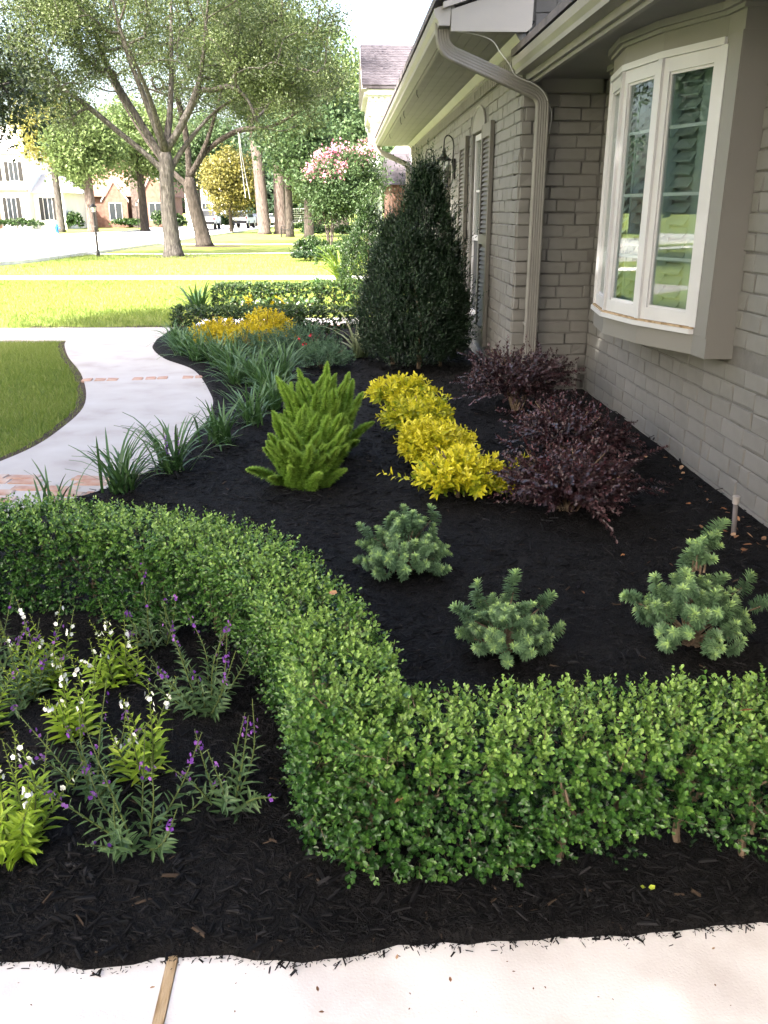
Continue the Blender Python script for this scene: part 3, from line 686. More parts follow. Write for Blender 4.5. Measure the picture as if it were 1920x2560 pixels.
# ------------------------------------------------------------------ clipped boxwood hedges
def hedge(name, runs, w, zt0, label, L, Wd, dens, m='box', tpl=OVAL, slen=.05, nleaf=8, hem=.09, seed=1, stems=True, vis=None, group=None, zfun=None):
    g = np.random.default_rng(seed)
    B, A, V0, B2, A2 = [], [], [], [], []
    pts_all = []
    for ri, run in enumerate(runs):
        zt = zt0[ri] if isinstance(zt0, (tuple, list)) else zt0
        P = spline([(x, y, 0) for x, y in run], 10)[:, :2]
        seg = np.linalg.norm(np.diff(P, axis=0), axis=1); cum = np.r_[0, np.cumsum(seg)]; Ltot = cum[-1]
        per = 2*(zt-hem)+w
        n = int(Ltot*per*dens)
        s = g.uniform(0, Ltot, n); q = g.uniform(0, per, n)
        cx = np.interp(s, cum, P[:, 0]); cy = np.interp(s, cum, P[:, 1])
        T = norm(np.stack([np.interp(s, cum, np.gradient(P[:, 0])), np.interp(s, cum, np.gradient(P[:, 1]))], 1))
        Nn = np.stack([T[:, 1], -T[:, 0]], 1)
        hs = zt-hem
        o_ = np.where(q < hs, -w/2, np.where(q < hs+w, q-hs-w/2, w/2)); z = np.where(q < hs, hem+q, np.where(q < hs+w, zt, zt-(q-hs-w)))
        outn = np.where(q < hs, -1, np.where(q < hs+w, 0, 1)).astype(float); outz = (outn == 0).astype(float)
        # end caps
        ne = int(w*(zt-hem)*dens)
        for e_ in (0, 1):
            i_ = 0 if e_ == 0 else -1
            te = norm(P[1]-P[0]) if e_ == 0 else norm(P[-1]-P[-2]); ns = np.array([te[1], -te[0]]); of = g.uniform(-w/2, w/2, ne); ze = g.uniform(hem, zt, ne)
            d_ = -te if e_ == 0 else te
            B.append(np.c_[P[i_]+ns*of[:, None]+d_*(g.uniform(-.07, .01, ne)+.02*vnoise(of*20, ze*20, seed))[:, None], ze]); A.append(np.c_[np.tile(d_, (ne, 1)), np.full(ne, .3)]+g.normal(0, .4, (ne, 3))); V0.append(.2+.36*(ze/zt)**2+g.normal(0, .08, ne))  # end faces carry the same darker-below shading in leaf colour
        # rounded shoulders and wobble
        wob = .018*vnoise(s*7, q*9, seed+5)+.02*vnoise(s*2.3+7, q*2, seed+6)
        edge = np.clip((zt-z)/.06, 0, 1); edgeo = np.clip((w/2-np.abs(o_))/.06, 0, 1)
        zz = z-np.where(outz > 0, .028*(1-edgeo)**2, 0); oo = o_*(1-np.where(outz == 0, .10*(1-edge)**2, 0))
        depth = np.minimum(g.exponential(.020, n), .11)-.01
        Nb = np.c_[Nn*outn[:, None], outz]
        shoulder = np.where(outz > 0, (1-edgeo), 0); 
        Ax = Nb+np.c_[Nn*(np.sign(o_)*shoulder*.6)[:, None], np.where(outz == 0, .35, .25)]+g.normal(0, .33, (n, 3))
        C = np.c_[cx[:, None].ravel()+Nn[:, 0]*oo, cy+Nn[:, 1]*oo, zz]
        C = C+Nb*(wob-depth-slen*.55)[:, None]
        # ragged hem with gaps
        hemz = .0+.15*np.clip(vnoise(s*4.2+outn*9, 0*s, seed+9, 2)+.12, 0, 1)+.06*np.clip(vnoise(s*15+outn*3, 0*s, seed+8), 0, 1)
        keep = (C[:, 2] > hemz)
        hid = (Nb[:, 0]*(0-C[:, 0])+Nb[:, 1]*(0-C[:, 1])+Nb[:, 2]*(1.6-C[:, 2]) < 0); keep &= ~(hid & (g.random(n) < .6))
        keep &= ~((outz == 0) & (vnoise(s*9, q*10, seed+13) < -.62) & (z < zt-.12))
        if vis is not None: keep &= vis(C[:, 0], C[:, 1])
        val = np.where(outz > 0, .76, .20+.36*np.clip(z/zt, 0, 1)**2)+.10*vnoise(s*4, q*5, seed+2)+g.normal(0, .08, n)-depth*2.0  # top leaves lighter, sides darker downward: overhead light put into leaf colour
        B.append(C[keep]); A.append(Ax[keep]); V0.append(val[keep])
        # inner, older leaves
        ni = int(n*.35); ii = g.integers(0, n, ni)
        C2 = C[ii]-Nb[ii]*g.uniform(.03, .12, ni)[:, None]; k2 = C2[:, 2] > hem*.6
        if vis is not None: k2 &= vis(C2[:, 0], C2[:, 1])
        B2.append(C2[k2]); A2.append((Nb[ii]*.5+g.normal(0, .7, (ni, 3)))[k2])
        pts_all.append((P, cum))
    B = np.concatenate(B); A = np.concatenate(A); V0 = np.concatenate(V0)
    root = empty(name, (B[:, 0].mean(), B[:, 1].mean(), 0), label, 'hedge', group)
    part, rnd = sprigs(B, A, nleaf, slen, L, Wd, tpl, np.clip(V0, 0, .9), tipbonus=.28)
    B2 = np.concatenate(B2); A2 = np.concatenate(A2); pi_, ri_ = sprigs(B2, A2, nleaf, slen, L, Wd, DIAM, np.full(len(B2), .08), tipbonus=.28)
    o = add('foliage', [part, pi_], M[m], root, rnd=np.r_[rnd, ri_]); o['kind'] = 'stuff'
    kk = g.random(len(B)) < .3; nk = int(kk.sum()); tp, _ = cloud(NEED, B[kk]-norm(A[kk])*.03, norm(A[kk]), rv(nk), slen+.04, .0035, .5); o = add('twigs', [tp], M['twig'], root); o['kind'] = 'stuff'
    zt = min(zt0) if isinstance(zt0, (tuple, list)) else zt0
    if stems:
        for P, cum in pts_all:
            for s in np.arange(.06, cum[-1], stems if isinstance(stems, float) else .17):
                x = np.interp(s, cum, P[:, 0])+g.normal(0, .03); y = np.interp(s, cum, P[:, 1])+g.normal(0, .05)
                if vis is not None and not vis(np.array([x]), np.array([y]))[0]: continue
                mb = MB(); top = np.array([x+g.normal(0, .03), y+g.normal(0, .03), zt*.45])
                mb.tube(spline([(x, y, -.03), (x+g.normal(0, .012), y+g.normal(0, .012), zt*.22), top], 4), np.linspace(.011, .007, 9), 6)
                for b_ in range(6):
                    t_ = top if b_ > 2 else np.array([x, y, zt*g.uniform(.15, .4)])
                    e_ = np.array([x+np.clip(g.normal(0, .06), -.1, .1), y+np.clip(g.normal(0, .05), -.1, .1), zt*g.uniform(.5, .9)])
                    mb.tube(spline([t_, (t_+e_)/2+g.normal(0, .015, 3), e_], 4), np.linspace(.006, .0025, 9), 5)
                add('stem', mb, M['twig'], root)
    return root
hedge('boxwood_hedge', [[(1.95,1.80),(1.2,1.79),(.5,1.79),(-.01,1.79)], [(.01,1.80),(-.02,2.05),(-.09,2.35),(-.29,2.79),(-.5,3.0),(-.72,3.14),(-1.0,3.27),(-1.45,3.335),(-2.2,3.33)]],
      .27, (.405, .435), 'long S-shaped clipped boxwood hedge winding through the foreground bed', .0180, .0132, 2250, seed=4, slen=.058, nleaf=8, hem=.045,
      vis=lambda x, y: ((x < 1.45) & (x > -1.95)))
hedge('boxwood_hedge', [[(-2.2,11.55),(-1.5,11.50),(-.85,11.50)]], .36, .39, 'low clipped hedge behind the amber yellow shrubs, its end at the path', .035, .028, 500, m='box_far', tpl=DIAM, slen=.06, nleaf=7, seed=6, group='low hedges by the entry walk')
hedge('boxwood_hedge', [[(-.72,10.95),(-.72,11.45)], [(-.6,11.0),(-.2,11.2),(.25,11.25)]], .36, .42, 'low clipped hedge block beside the tall evergreen, behind dark shrub', .035, .028, 500, m='box_far', tpl=DIAM, slen=.06, nleaf=7, seed=7, group='low hedges by the entry walk')
hedge('boxwood_hedge', [[(-2.1,14.45),(-1.3,14.5),(-.45,14.55)]], .40, .45, 'low clipped hedge beyond the entry walk, behind white bedding flowers', .04, .03, 420, m='box_far', tpl=DIAM, slen=.06, nleaf=7, seed=8, group='low hedges by the entry walk')
hedge('boxwood_hedge', [[(-.38,15.0),(.2,15.05),(.8,15.05)]], .40, .45, 'far short hedge beyond the entry walk, touching the tall evergreen', .04, .03, 420, m='box_far', tpl=DIAM, slen=.06, nleaf=7, seed=9, group='low hedges by the entry walk')
hedge('boxwood_hedge', [[(-.75,27.3),(.4,27.35),(1.4,27.35)]], .6, .55, 'sunlit clipped hedge far behind the spiky lily clump', .07, .055, 160, m='box_far', tpl=DIAM, slen=.09, nleaf=6, seed=10, stems=False)

# ------------------------------------------------------------------ evergreen, shrubs
def blob(g, n, c, r, low=.05):
    """points on the outer shell of a rounded mound: base point, outward dir"""
    d = g.normal(size=(n, 3)); d /= np.linalg.norm(d, axis=1)[:, None]; d[:, 2] = np.abs(d[:, 2])*1.0-.12
    rad = 1-np.minimum(g.exponential(.14, n), .75)
    P = c+d*np.array(r)*rad[:, None]; P[:, 2] = np.maximum(P[:, 2], low)
    return P, d, rad
def shrub(name, c, r, nsp, m, label, cat, L, Wd, slen, nleaf, tpl=OVAL, seed=1, upb=.35, lumps=7, tip=.35, base=.2, group=None, low=.04, spread=.9, twigs=14, top=.25, jit=.35):
    g = np.random.default_rng(seed); c = np.array(c, float)
    root = empty(name, (c[0], c[1], 0), label, cat, group)
    B, A, V = [], [], []
    # irregular mound = several overlapping lumps
    cs = [(c+np.array([0, 0, r[2]*.1]), np.array(r)*.85)]
    for q in range(lumps):
        a = q/lumps*6.283+g.uniform(-.3, .3); f = g.uniform(.35, .62)
        cs.append((c+np.array([math.cos(a)*r[0]*f, math.sin(a)*r[1]*f, g.uniform(.0, .35)*r[2]]), np.array(r)*g.uniform(.42, .62)))
    vol = np.array([np.prod(k[1][:2]) for k in cs]); vol = vol/vol.sum()
    for (cc, rr), v in zip(cs, vol):
        P, d, rad = blob(g, int(nsp*v), cc, rr, low)
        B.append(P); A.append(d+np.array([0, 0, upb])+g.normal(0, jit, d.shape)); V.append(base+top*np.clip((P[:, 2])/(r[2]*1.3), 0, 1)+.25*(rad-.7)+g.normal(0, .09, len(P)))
    B = np.concatenate(B); A = np.concatenate(A); V = np.concatenate(V)
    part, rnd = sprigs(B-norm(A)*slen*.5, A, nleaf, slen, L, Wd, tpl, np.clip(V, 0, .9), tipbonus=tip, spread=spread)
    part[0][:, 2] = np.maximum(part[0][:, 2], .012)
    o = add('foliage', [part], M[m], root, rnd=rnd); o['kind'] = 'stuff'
    for q in range(twigs):
        a = g.uniform(0, 6.283); f = g.uniform(.3, .8)
        e = c+np.array([math.cos(a)*r[0]*f, math.sin(a)*r[1]*f, r[2]*g.uniform(.4, .9)]); e[2] = max(e[2], .08)
        s = np.array([c[0]+g.normal(0, .02), c[1]+g.normal(0, .02), -.02])
        add('stem', [tube(spline([s, (s+e)/2+np.array([0, 0, .05]), e], 4), np.linspace(.008, .003, 9), 5)], M['twig'], root)
    return root

# tall conical evergreen beside the house
def cone_shrub(name, cones, label, m='yew', seed=3, L=.045, Wd=.015, nleaf=9, slen=.14, tpl=DIAM):
    g = np.random.default_rng(seed); c = cones[0]; root = empty(name, (c[0], c[1], 0), label, 'shrub')
    PP, AA, VV = [], [], []
    for (cx, cy, h, rb, n) in cones:
        u = g.uniform(0, 1, n)**.85; z = .06+u*h*.95; a = g.uniform(0, 6.283, n)
        prof = np.interp(u, [0, .12, .3, .55, .8, .92, 1], [.78, .95, 1.0, .78, .36, .17, .05])*rb
        rad = prof*(1.04-np.minimum(g.exponential(.13, n), .8))*(1+.16*vnoise(a*2.5, z*4, seed)+.10*vnoise(a*7, z*9, seed+1))
        PP.append(np.stack([cx+np.cos(a)*rad, cy+np.sin(a)*rad, z], 1))
        AA.append(np.stack([np.cos(a)*.55, np.sin(a)*.55, np.full(n, 1.0)], 1)+g.normal(0, .27, (n, 3)))
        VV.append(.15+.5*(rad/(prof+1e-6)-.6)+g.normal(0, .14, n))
    P = np.concatenate(PP); A = np.concatenate(AA); V = np.concatenate(VV); n = len(P)
    k = g.random(n) < .16
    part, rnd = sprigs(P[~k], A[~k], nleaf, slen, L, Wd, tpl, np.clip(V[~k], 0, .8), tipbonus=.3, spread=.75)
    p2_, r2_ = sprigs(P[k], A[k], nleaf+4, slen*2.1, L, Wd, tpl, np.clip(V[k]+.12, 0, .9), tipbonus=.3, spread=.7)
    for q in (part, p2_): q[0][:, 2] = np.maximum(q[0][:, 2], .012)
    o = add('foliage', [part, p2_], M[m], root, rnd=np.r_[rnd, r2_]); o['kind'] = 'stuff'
    for (cx, cy, h, rb, n) in cones:
        x, y = cx+g.normal(0, .05), cy+g.normal(0, .05)
        add('stem', [tube([(x, y, -.03), (x+g.normal(0, .04), y+g.normal(0, .04), h*.4), (cx, cy, h*.8)], [.025, .018, .008], 6)], M['twig'], root)
    return root
cone_shrub('evergreen_shrub', [(.86, 9.25, 1.98, .42, 4100), (.54, 9.30, 1.42, .37, 2700), (1.0, 9.2, 1.15, .31, 1800), (.70, 8.98, 1.30, .40, 2400)], 'tall dark conical evergreen standing in front of the shuttered window', seed=3)
M['holly'] = leafmat('holly_leaf', [(.008,.022,.006),(.022,.050,.013),(.055,.095,.025)], .38, .2, .4)
cone_shrub('evergreen_shrub', [(.46, 16.2, 1.62, .46, 2200)], 'lighter upright evergreen behind the tall dark cone, by the white column', m='holly', seed=5, L=.06, Wd=.02, nleaf=7, slen=.15)

# golden shrubs in a row
for q, (x, y, r_, lab, n) in enumerate(((.66, 4.64, (.29,.22,.23), 'nearest bright yellow-green shrub of the row, a branch poking right', 430), (.57, 5.30, (.25,.21,.24), 'second bright yellow shrub from the front, squeezed in the row', 350), (.52, 6.05, (.25,.22,.24), 'third yellow shrub of the row, before the backmost one', 340), (.48, 6.9, (.26,.24,.24), 'backmost yellow-green shrub of the row, near the tall evergreen', 330))):
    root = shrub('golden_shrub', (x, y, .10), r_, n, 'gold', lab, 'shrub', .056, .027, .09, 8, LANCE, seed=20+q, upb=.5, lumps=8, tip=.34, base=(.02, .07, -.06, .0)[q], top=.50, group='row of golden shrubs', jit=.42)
    if q == 0:
        g = np.random.default_rng(5); B_ = np.array([[.84,4.62,.17],[.88,4.60,.20],[.86,4.66,.12],[.40,4.6,.14]]); A_ = np.array([[1,-.1,.35],[1,.1,.5],[1,.2,.1],[-1,-.1,.3]], float)
        p, rn = sprigs(B_, A_, 12, .17, .052, .025, LANCE, np.full(4, .35), tipbonus=.5); add('side_branch', [p], M['gold'], root, rnd=rn)
g = np.random.default_rng(77)
for q, (x, y, r_, lab) in enumerate(((-1.50, 10.45, (.36,.30,.32), 'amber yellow mound left of three, in front of the low hedge'), (-.95, 10.65, (.40,.32,.44), 'tallest amber yellow mound of three, right and behind'), (-1.10, 9.85, (.34,.28,.34), 'front amber yellow mound of three, above the grassy clumps'))):
    shrub('golden_shrub', (x, y, .10), r_, 420, 'gold_far', lab, 'shrub', .045, .020, .08, 8, DIAM, seed=30+q, upb=.5, tip=.3, base=.25, top=.4, group='amber shrubs by the hedge', twigs=6)
for q, (x, y, r_, lab, n) in enumerate(((1.22, 4.38, (.35,.32,.26), 'front purple leaved shrub with arching sprays, nearest the camera', 430), (1.47, 5.45, (.36,.40,.28), 'middle purple leaved shrub against the brick wall', 400), (1.42, 6.95, (.42,.38,.46), 'rear purple leaved shrub below the downspout', 470))):
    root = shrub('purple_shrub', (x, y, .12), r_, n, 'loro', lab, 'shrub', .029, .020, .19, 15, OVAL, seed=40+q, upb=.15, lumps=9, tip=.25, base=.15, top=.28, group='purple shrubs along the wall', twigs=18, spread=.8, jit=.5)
    g = np.random.default_rng(140+q); a = g.uniform(0, 6.283, 34); el = g.uniform(.05, .9, 34)
    A_ = np.stack([np.cos(a), np.sin(a), el], 1); B_ = np.array([x, y, .10])+A_*np.array([r_[0]*.75, r_[1]*.75, r_[2]*.8])
    p, rn = sprigs(B_, A_, 24, .24, .029, .020, OVAL, g.uniform(.15, .5, 34), spread=.8, tipbonus=.25, side=.5)
    t_ = np.clip((np.linalg.norm(p[0][:, :2]-np.array([x, y]), axis=1)-r_[0]*.8)/.3, 0, 1.5); p[0][:, 2] = np.maximum(p[0][:, 2]-.10*t_**2, .012)
    o = add('arching_sprays', [p], M['loro'], root, rnd=rn); o['kind'] = 'stuff'
for q, (x, y, r_, lab) in enumerate(((-.95, 9.35, (.40,.3,.34), 'dark blue-green shrub right of the amber mounds'), (-.42, 9.55, (.46,.34,.40), 'dark blue-green shrub with red blooms, left of the tall evergreen'), (-.22, 9.0, (.36,.28,.22), 'low dark blue-green shrub at the front of its pair'))):
    root = shrub('dark_shrub', (x, y, .08), r_, 330, 'yewblue' if False else 'whorl', lab, 'shrub', .042, .012, .10, 12, DIAM, seed=50+q, upb=.4, tip=.1, base=.0, top=.15, group='dark blue-green shrubs', twigs=6)
    if q == 1:
        for (dx, dz) in ((-.06, .30), (.07, .34), (.0, .24)):
            P = np.array([[x+dx, y-.30, dz]])+g.normal(0, .010, (6, 3)); p, _ = cloud(QUAD, P, rv(6), rv(6), .024, .02, .5)
            add('flower', [p], M['redpetal'], root)

# whorled blue-green shrubs: each leafy shoot its own mesh
def shoot_mesh(seed, n=125, ln=.13):
    g = np.random.default_rng(seed)
    ax = spline([(0,0,0),(g.normal(0,.012),g.normal(0,.012),ln*.5),(g.normal(0,.02),g.normal(0,.02),ln)], 8)
    t = np.sort(g.uniform(.18, 1.0, n)); P = np.stack([np.interp(t, np.linspace(0,1,len(ax)), ax[:, k]) for k in range(3)], 1)
    a = np.arange(n)*2.4+g.normal(0, .2, n); el = np.interp(t, [0, .7, .93, 1], [.05, .45, .9, 2.2])+g.normal(0, .12, n)
    D = np.stack([np.cos(a), np.sin(a), el], 1); N = np.stack([-np.cos(a)*.4, -np.sin(a)*.4, np.ones(n)], 1)
    L = np.interp(t, [0, .4, .9, 1], [.030, .039, .038, .022])*g.uniform(.85, 1.15, n)
    p, r_ = cloud(LANCE, P, D, N, L, L*.31, np.clip(np.interp(t, [0, .55, .85, 1], [.15, .42, .70, 1.0])+g.normal(0, .08, n), 0, 1))
    st = tube(ax, np.linspace(.0045, .002, len(ax)), 5)
    return mk_mesh('shoot', [p, (st[0], st[1])], M['whorl'], np.r_[r_, np.full(len(st[0]), .2)])
shoots = [shoot_mesh(100+q) for q in range(5)]
from mathutils import Matrix
def whorl_shrub(c, h, w, label, n, seed, extra=(), size=1.0):
    g = np.random.default_rng(seed); c = np.array(c, float)
    root = empty('whorled_shrub', c, label, 'shrub', 'blue-green whorled shrubs')
    def branch(e, scale, dirv):
        e = np.array(e, float); s = np.array([g.normal(0, .02), g.normal(0, .02), -.02]) if e[2] < .34 else e*np.array([.8, .8, .78])
        m_ = np.array([e[0]*.35, e[1]*.35, max(.04, e[2]*.6)]) if e[2] < .34 else (s+e)/2
        br = link('branch', mk_mesh('branch', [tube(spline([s, m_, e], 5), np.linspace(.006, .003, 11), 6)], M['twig']), root)
        d = Vector(tuple(dirv)).normalized(); q_ = d.to_track_quat('Z', 'Y').to_matrix().to_4x4()
        o = link('shoot', shoots[g.integers(5)], root)
        o.matrix_basis = Matrix.Translation(tuple(e-np.array(d)*.06*scale)) @ q_ @ Matrix.Rotation(g.uniform(0, 6.28), 4, 'Z') @ Matrix.Scale(scale, 4)
    for q in range(n):
        a = q*2.399+g.uniform(-.3, .3); f = math.sqrt((q+.5)/n); el = 1-f**1.6
        e = np.array([math.cos(a)*w*f*.72, math.sin(a)*w*f*.72, max(.05, h*(.22+.55*el)*g.uniform(.7, 1.15))])
        d = np.array([math.cos(a)*f*1.1, math.sin(a)*f*1.1, .55+.8*el])+g.normal(0, .2, 3)
        branch(e, g.uniform(.75, 1.0), d)
    for (ex, ey, ez, dx, dy, dz, sc) in extra: branch((ex, ey, ez), sc, (dx, dy, dz))
    root.scale = (size,)*3
    return root
whorl_shrub((.26, 3.62, 0), .36, .30, 'blue-green whorled shrub just before the yellow row, leftmost of three', 64, 1, ((-.20,.05,.22,-.35,0,1,.9),(.02,.1,.28,.1,.1,1,1.0),(.16,.1,.28,.2,.2,1,1.0)), size=.84)
whorl_shrub((.59, 2.84, 0), .34, .26, 'blue-green whorled shrub with upright fingers, middle one behind the hedge', 62, 2, ((-.20,-.02,.22,-.7,0,.8,1.15),(-.10,.1,.26,-.45,.2,1,1.15),(.05,.1,.30,.05,.2,1,1.25),(.19,.05,.24,.65,0,.9,1.1),(.22,-.03,.12,1,0,.6,1.0)), size=.76)
whorl_shrub((1.31, 2.86, 0), .40, .27, 'blue-green whorled shrub with tall crooked spire, nearest the wall', 56, 3, ((-.24,.05,.20,-1,0,.6,1.0),(-.14,.05,.26,-.6,0,.9,1.0),(.0,.12,.33,-.1,.1,1,1.0),(.02,.12,.37,.5,-.2,.8,.9),(.03,.13,.40,-.3,-.3,.9,.9),(.06,.14,.40,.25,.1,1,1.1),(.07,.14,.42,-.4,-.4,.7,.8),(.09,.15,.43,.5,-.4,.8,.9),(.11,.16,.46,.5,.1,1,1.1),(.22,.05,.26,.6,0,.8,1),(.30,.02,.18,1,0,.4,1.0),(.0,.08,.30,-.2,-.6,.6,.9),(.05,.10,.36,.3,-.6,.5,.85),(.03,.11,.42,-.4,-.5,.6,.8),(.08,.12,.40,.6,-.3,.6,.8)), size=.88)

# foxtail ferns: each plume its own mesh
def plume_mesh(seed):
    g = np.random.default_rng(seed); n = 2600; ln = 1.0
    ax = spline([(0,0,0),(g.normal(0,.03),.01,.35),(g.normal(0,.05),.05,.7),(g.normal(0,.06),.12,1.0)], 10)
    t = g.uniform(.06, 1, n)**.85; P = np.stack([np.interp(t, np.linspace(0,1,len(ax)), ax[:, k]) for k in range(3)], 1)
    a = g.uniform(0, 6.283, n); D = np.stack([np.cos(a), np.sin(a), g.uniform(.1, .9, n)], 1)
    L = np.interp(t, [0, .1, .35, .75, .93, 1], [.06, .085, .092, .08, .052, .022])*g.uniform(.5, 1.1, n)
    p, r_ = cloud(NEED, P, D, rv(n), L, L*.26, np.clip(.30+.35*t+g.normal(0, .13, n)+.25*(L < .08), 0, 1))
    st = tube(ax, np.linspace(.012, .004, len(ax)), 5)
    return mk_mesh('plume', [p, st], M['fern'], np.r_[r_, np.full(len(st[0]), .3)])
plumes = [plume_mesh(200+q) for q in range(5)]
def fern(c, n, h, label, seed, extra=()):
    g = np.random.default_rng(seed); root = empty('foxtail_fern', c, label, 'fern', 'foxtail ferns')
    def pl(a, tilt, ln, f):
        o = link('plume', plumes[g.integers(5)], root)
        o.matrix_basis = Matrix.Translation((math.cos(a)*.12*f, math.sin(a)*.12*f, -.01)) @ Matrix.Rotation(a-math.pi/2, 4, 'Z') @ Matrix.Rotation(-tilt, 4, 'X') @ Matrix.Diagonal((.52, .52, ln, 1))
    for q in range(n):
        a = q*2.399; f = math.sqrt((q+.5)/n)
        pl(a+g.uniform(-.2, .2), .02+.24*f**1.5+g.normal(0, .06)+(.22 if q % 6 == 5 else 0), h*(1.0-.12*f**2)*g.uniform(.62, 1.12)*(.6 if q % 6 == 5 else 1), f)
    for e in extra: pl(*e)
fern((-.24, 4.96, 0), 66, .46, 'front bright green foxtail fern with a plume drooping left', 1, ((3.4, .75, .30, 1.0),))
fern((-.17, 5.52, 0), 60, .58, 'rear bright green foxtail fern, taller and behind its twin', 2, ((1.2, .12, .66, .5), (.3, .6, .36, 1.0)))

# ------------------------------------------------------------------ grassy clumps along the path
def blade_mesh(seed, sides=1):
    g = np.random.default_rng(seed); m_ = 7; t = np.linspace(0, 1, m_)
    curl = g.uniform(.35, 1.6); ang = curl*t**1.6
    dy = np.sin(ang+.12); dz = np.cos(ang+.12)
    y = np.r_[0, np.cumsum((dy[1:]+dy[:-1])/2)]/(m_-1); z = np.r_[0, np.cumsum((dz[1:]+dz[:-1])/2)]/(m_-1)
    w = np.interp(t, [0, .3, .8, 1], [.010, .014, .009, .001])
    L_ = np.stack([-w, y, z], 1); C_ = np.stack([0*w, y+.004, z-.003], 1); R_ = np.stack([w, y, z], 1)
    V = np.stack([L_, C_, R_], 1).reshape(-1, 3)
    F = np.array([[i*3+k, i*3+k+1, i*3+k+4, i*3+k+3] for i in range(m_-1) for k in range(2)])
    return V, F, np.repeat(np.clip(.15+.5*t+g.normal(0, .12), 0, 1), 3)
bl = [blade_mesh(300+q) for q in range(10)]
blm = [mk_mesh('blade', [(b[0], b[1])], M['lir'], b[2]) for b in bl]
def liriope(c, n, h, label, seed, joined=False, lean=(0, 0), flower=False, mt='lir', wid=1.0):
    g = np.random.default_rng(seed); root = empty('liriope_clump', (c[0], c[1], 0), label, 'grass clump', 'grassy clumps edging the path')
    ps, rs = [], []
    for q in range(n):
        a = g.uniform(0, 6.283); til = abs(g.normal(0, .38)); ln = h*g.uniform(.6, 1.15); k = g.integers(10)
        mtx = Matrix.Translation((g.normal(0, .035), g.normal(0, .035), -.005)) @ Matrix.Rotation(a-math.pi/2, 4, 'Z') @ Matrix.Rotation(-til, 4, 'X') @ Matrix.Diagonal((wid*.62*(h/.38)**.5, ln, ln, 1))
        if not joined:
            o = link('blade', blm[k], root); o.matrix_basis = mtx
        else:
            m4 = np.array(mtx); ps.append((bl[k][0]@m4[:3, :3].T+m4[:3, 3], bl[k][1])); rs.append(bl[k][2])
    if joined:
        o = add('blades', ps, M[mt], root, rnd=np.concatenate(rs), local=True); o['kind'] = 'stuff'
    if flower:
        for q in range(2):
            x = .03-.06*q; mb = MB().tube([(x, 0, 0), (x*1.5, -.02, .30)], .0025, 5)
            add('flower_stalk', mb, M['stem'], root, local=True)
            P = np.c_[x*1.2+g.normal(0, .007, 40), g.normal(-.015, .006, 40), g.uniform(.08, .26, 40)]
            p, r_ = cloud(QUAD, P, rv(40), rv(40), .012, .01, .8); add('flower', [p], M['ppetal'], root, rnd=r_, local=True)
    return root
spots = [(-1.32,4.85,46,.40,'spiky grassy clump at the hedge, beside the brick inset',0),(-1.10,5.30,44,.40,'grassy clump with small lilac flower spikes, second from hedge',0),(-.90,5.98,46,.37,'third grassy clump from the hedge, left of the ferns',0),
         (-.72,6.55,46,.38,'fourth grassy clump from the hedge, arching over the path',0),(-.60,7.05,46,.38,'fifth grassy clump from the hedge, behind the rear fern',0),(-.68,7.6,46,.40,'sixth grassy clump from the hedge in the dense drift',0),(-.86,8.1,60,.42,'seventh grassy clump from the hedge, tallest of the dense drift',1),(-.60,8.35,60,.42,'grassy clump at the inner side of the drift, by dark shrubs',1),
         (-1.15,8.75,60,.40,'grassy clump halfway up the drift beside the black mulch bank',1),(-1.35,9.25,60,.40,'grassy clump before the front amber mound',1),(-1.62,9.6,60,.38,'grassy clump below the left amber mound',1),(-1.85,10.0,60,.38,'grassy clump near the path bend by the amber mounds',1),(-2.02,10.6,60,.36,'last grassy clump at the path corner, beside the low hedge end',1),(-1.05,8.2,50,.36,'grassy clump hanging over the black mulch bank',1)]
for q, (x, y, n, h, lab, j_) in enumerate(spots): liriope((x, y), int(n*1.35), h*1.15, lab, 400+q, joined=bool(j_), flower=(q == 1))
o = liriope((-1.62, 4.62), 12, .30, 'sparse grassy tuft poking above the hedge near the brick inset', 430)
M['varieg'] = leafmat('striped_blade', [(.10,.15,.06),(.30,.33,.18),(.45,.46,.32)], .4, .25)
for q, (x, y, h, lab) in enumerate(((.18, 9.75, .62, 'pale striped blades sticking out left of the tall evergreen'),)):
    o = liriope((x, y), 40, h, lab, 440+q, joined=True, mt='varieg', wid=1.5); o['group'] = 'striped grass'
M['lily'] = leafmat('lily_blade', [(.05,.10,.012),(.16,.24,.03),(.32,.38,.07)], .45, .35)
for q, (x, y, h, n, lab, mt) in enumerate(((.0, 19.5, 1.0, 110, 'bright spiky lily clump beyond the low hedges', 'lily'), (-2.35, 14.2, .62, 60, 'grassy tuft at the far hedge end by the lawn', 'lir'), (-1.2, 15.3, .5, 50, 'thin grassy tuft rising behind the far low hedge', 'lily'), (-.5, 18.3, .5, 60, 'low leafy clump below the spiky lilies', 'lir'))):
    o = liriope((x, y), n, h, lab, 450+q, joined=True, mt=mt, wid=1.6); o['group'] = 'tufts beyond the entry walk'

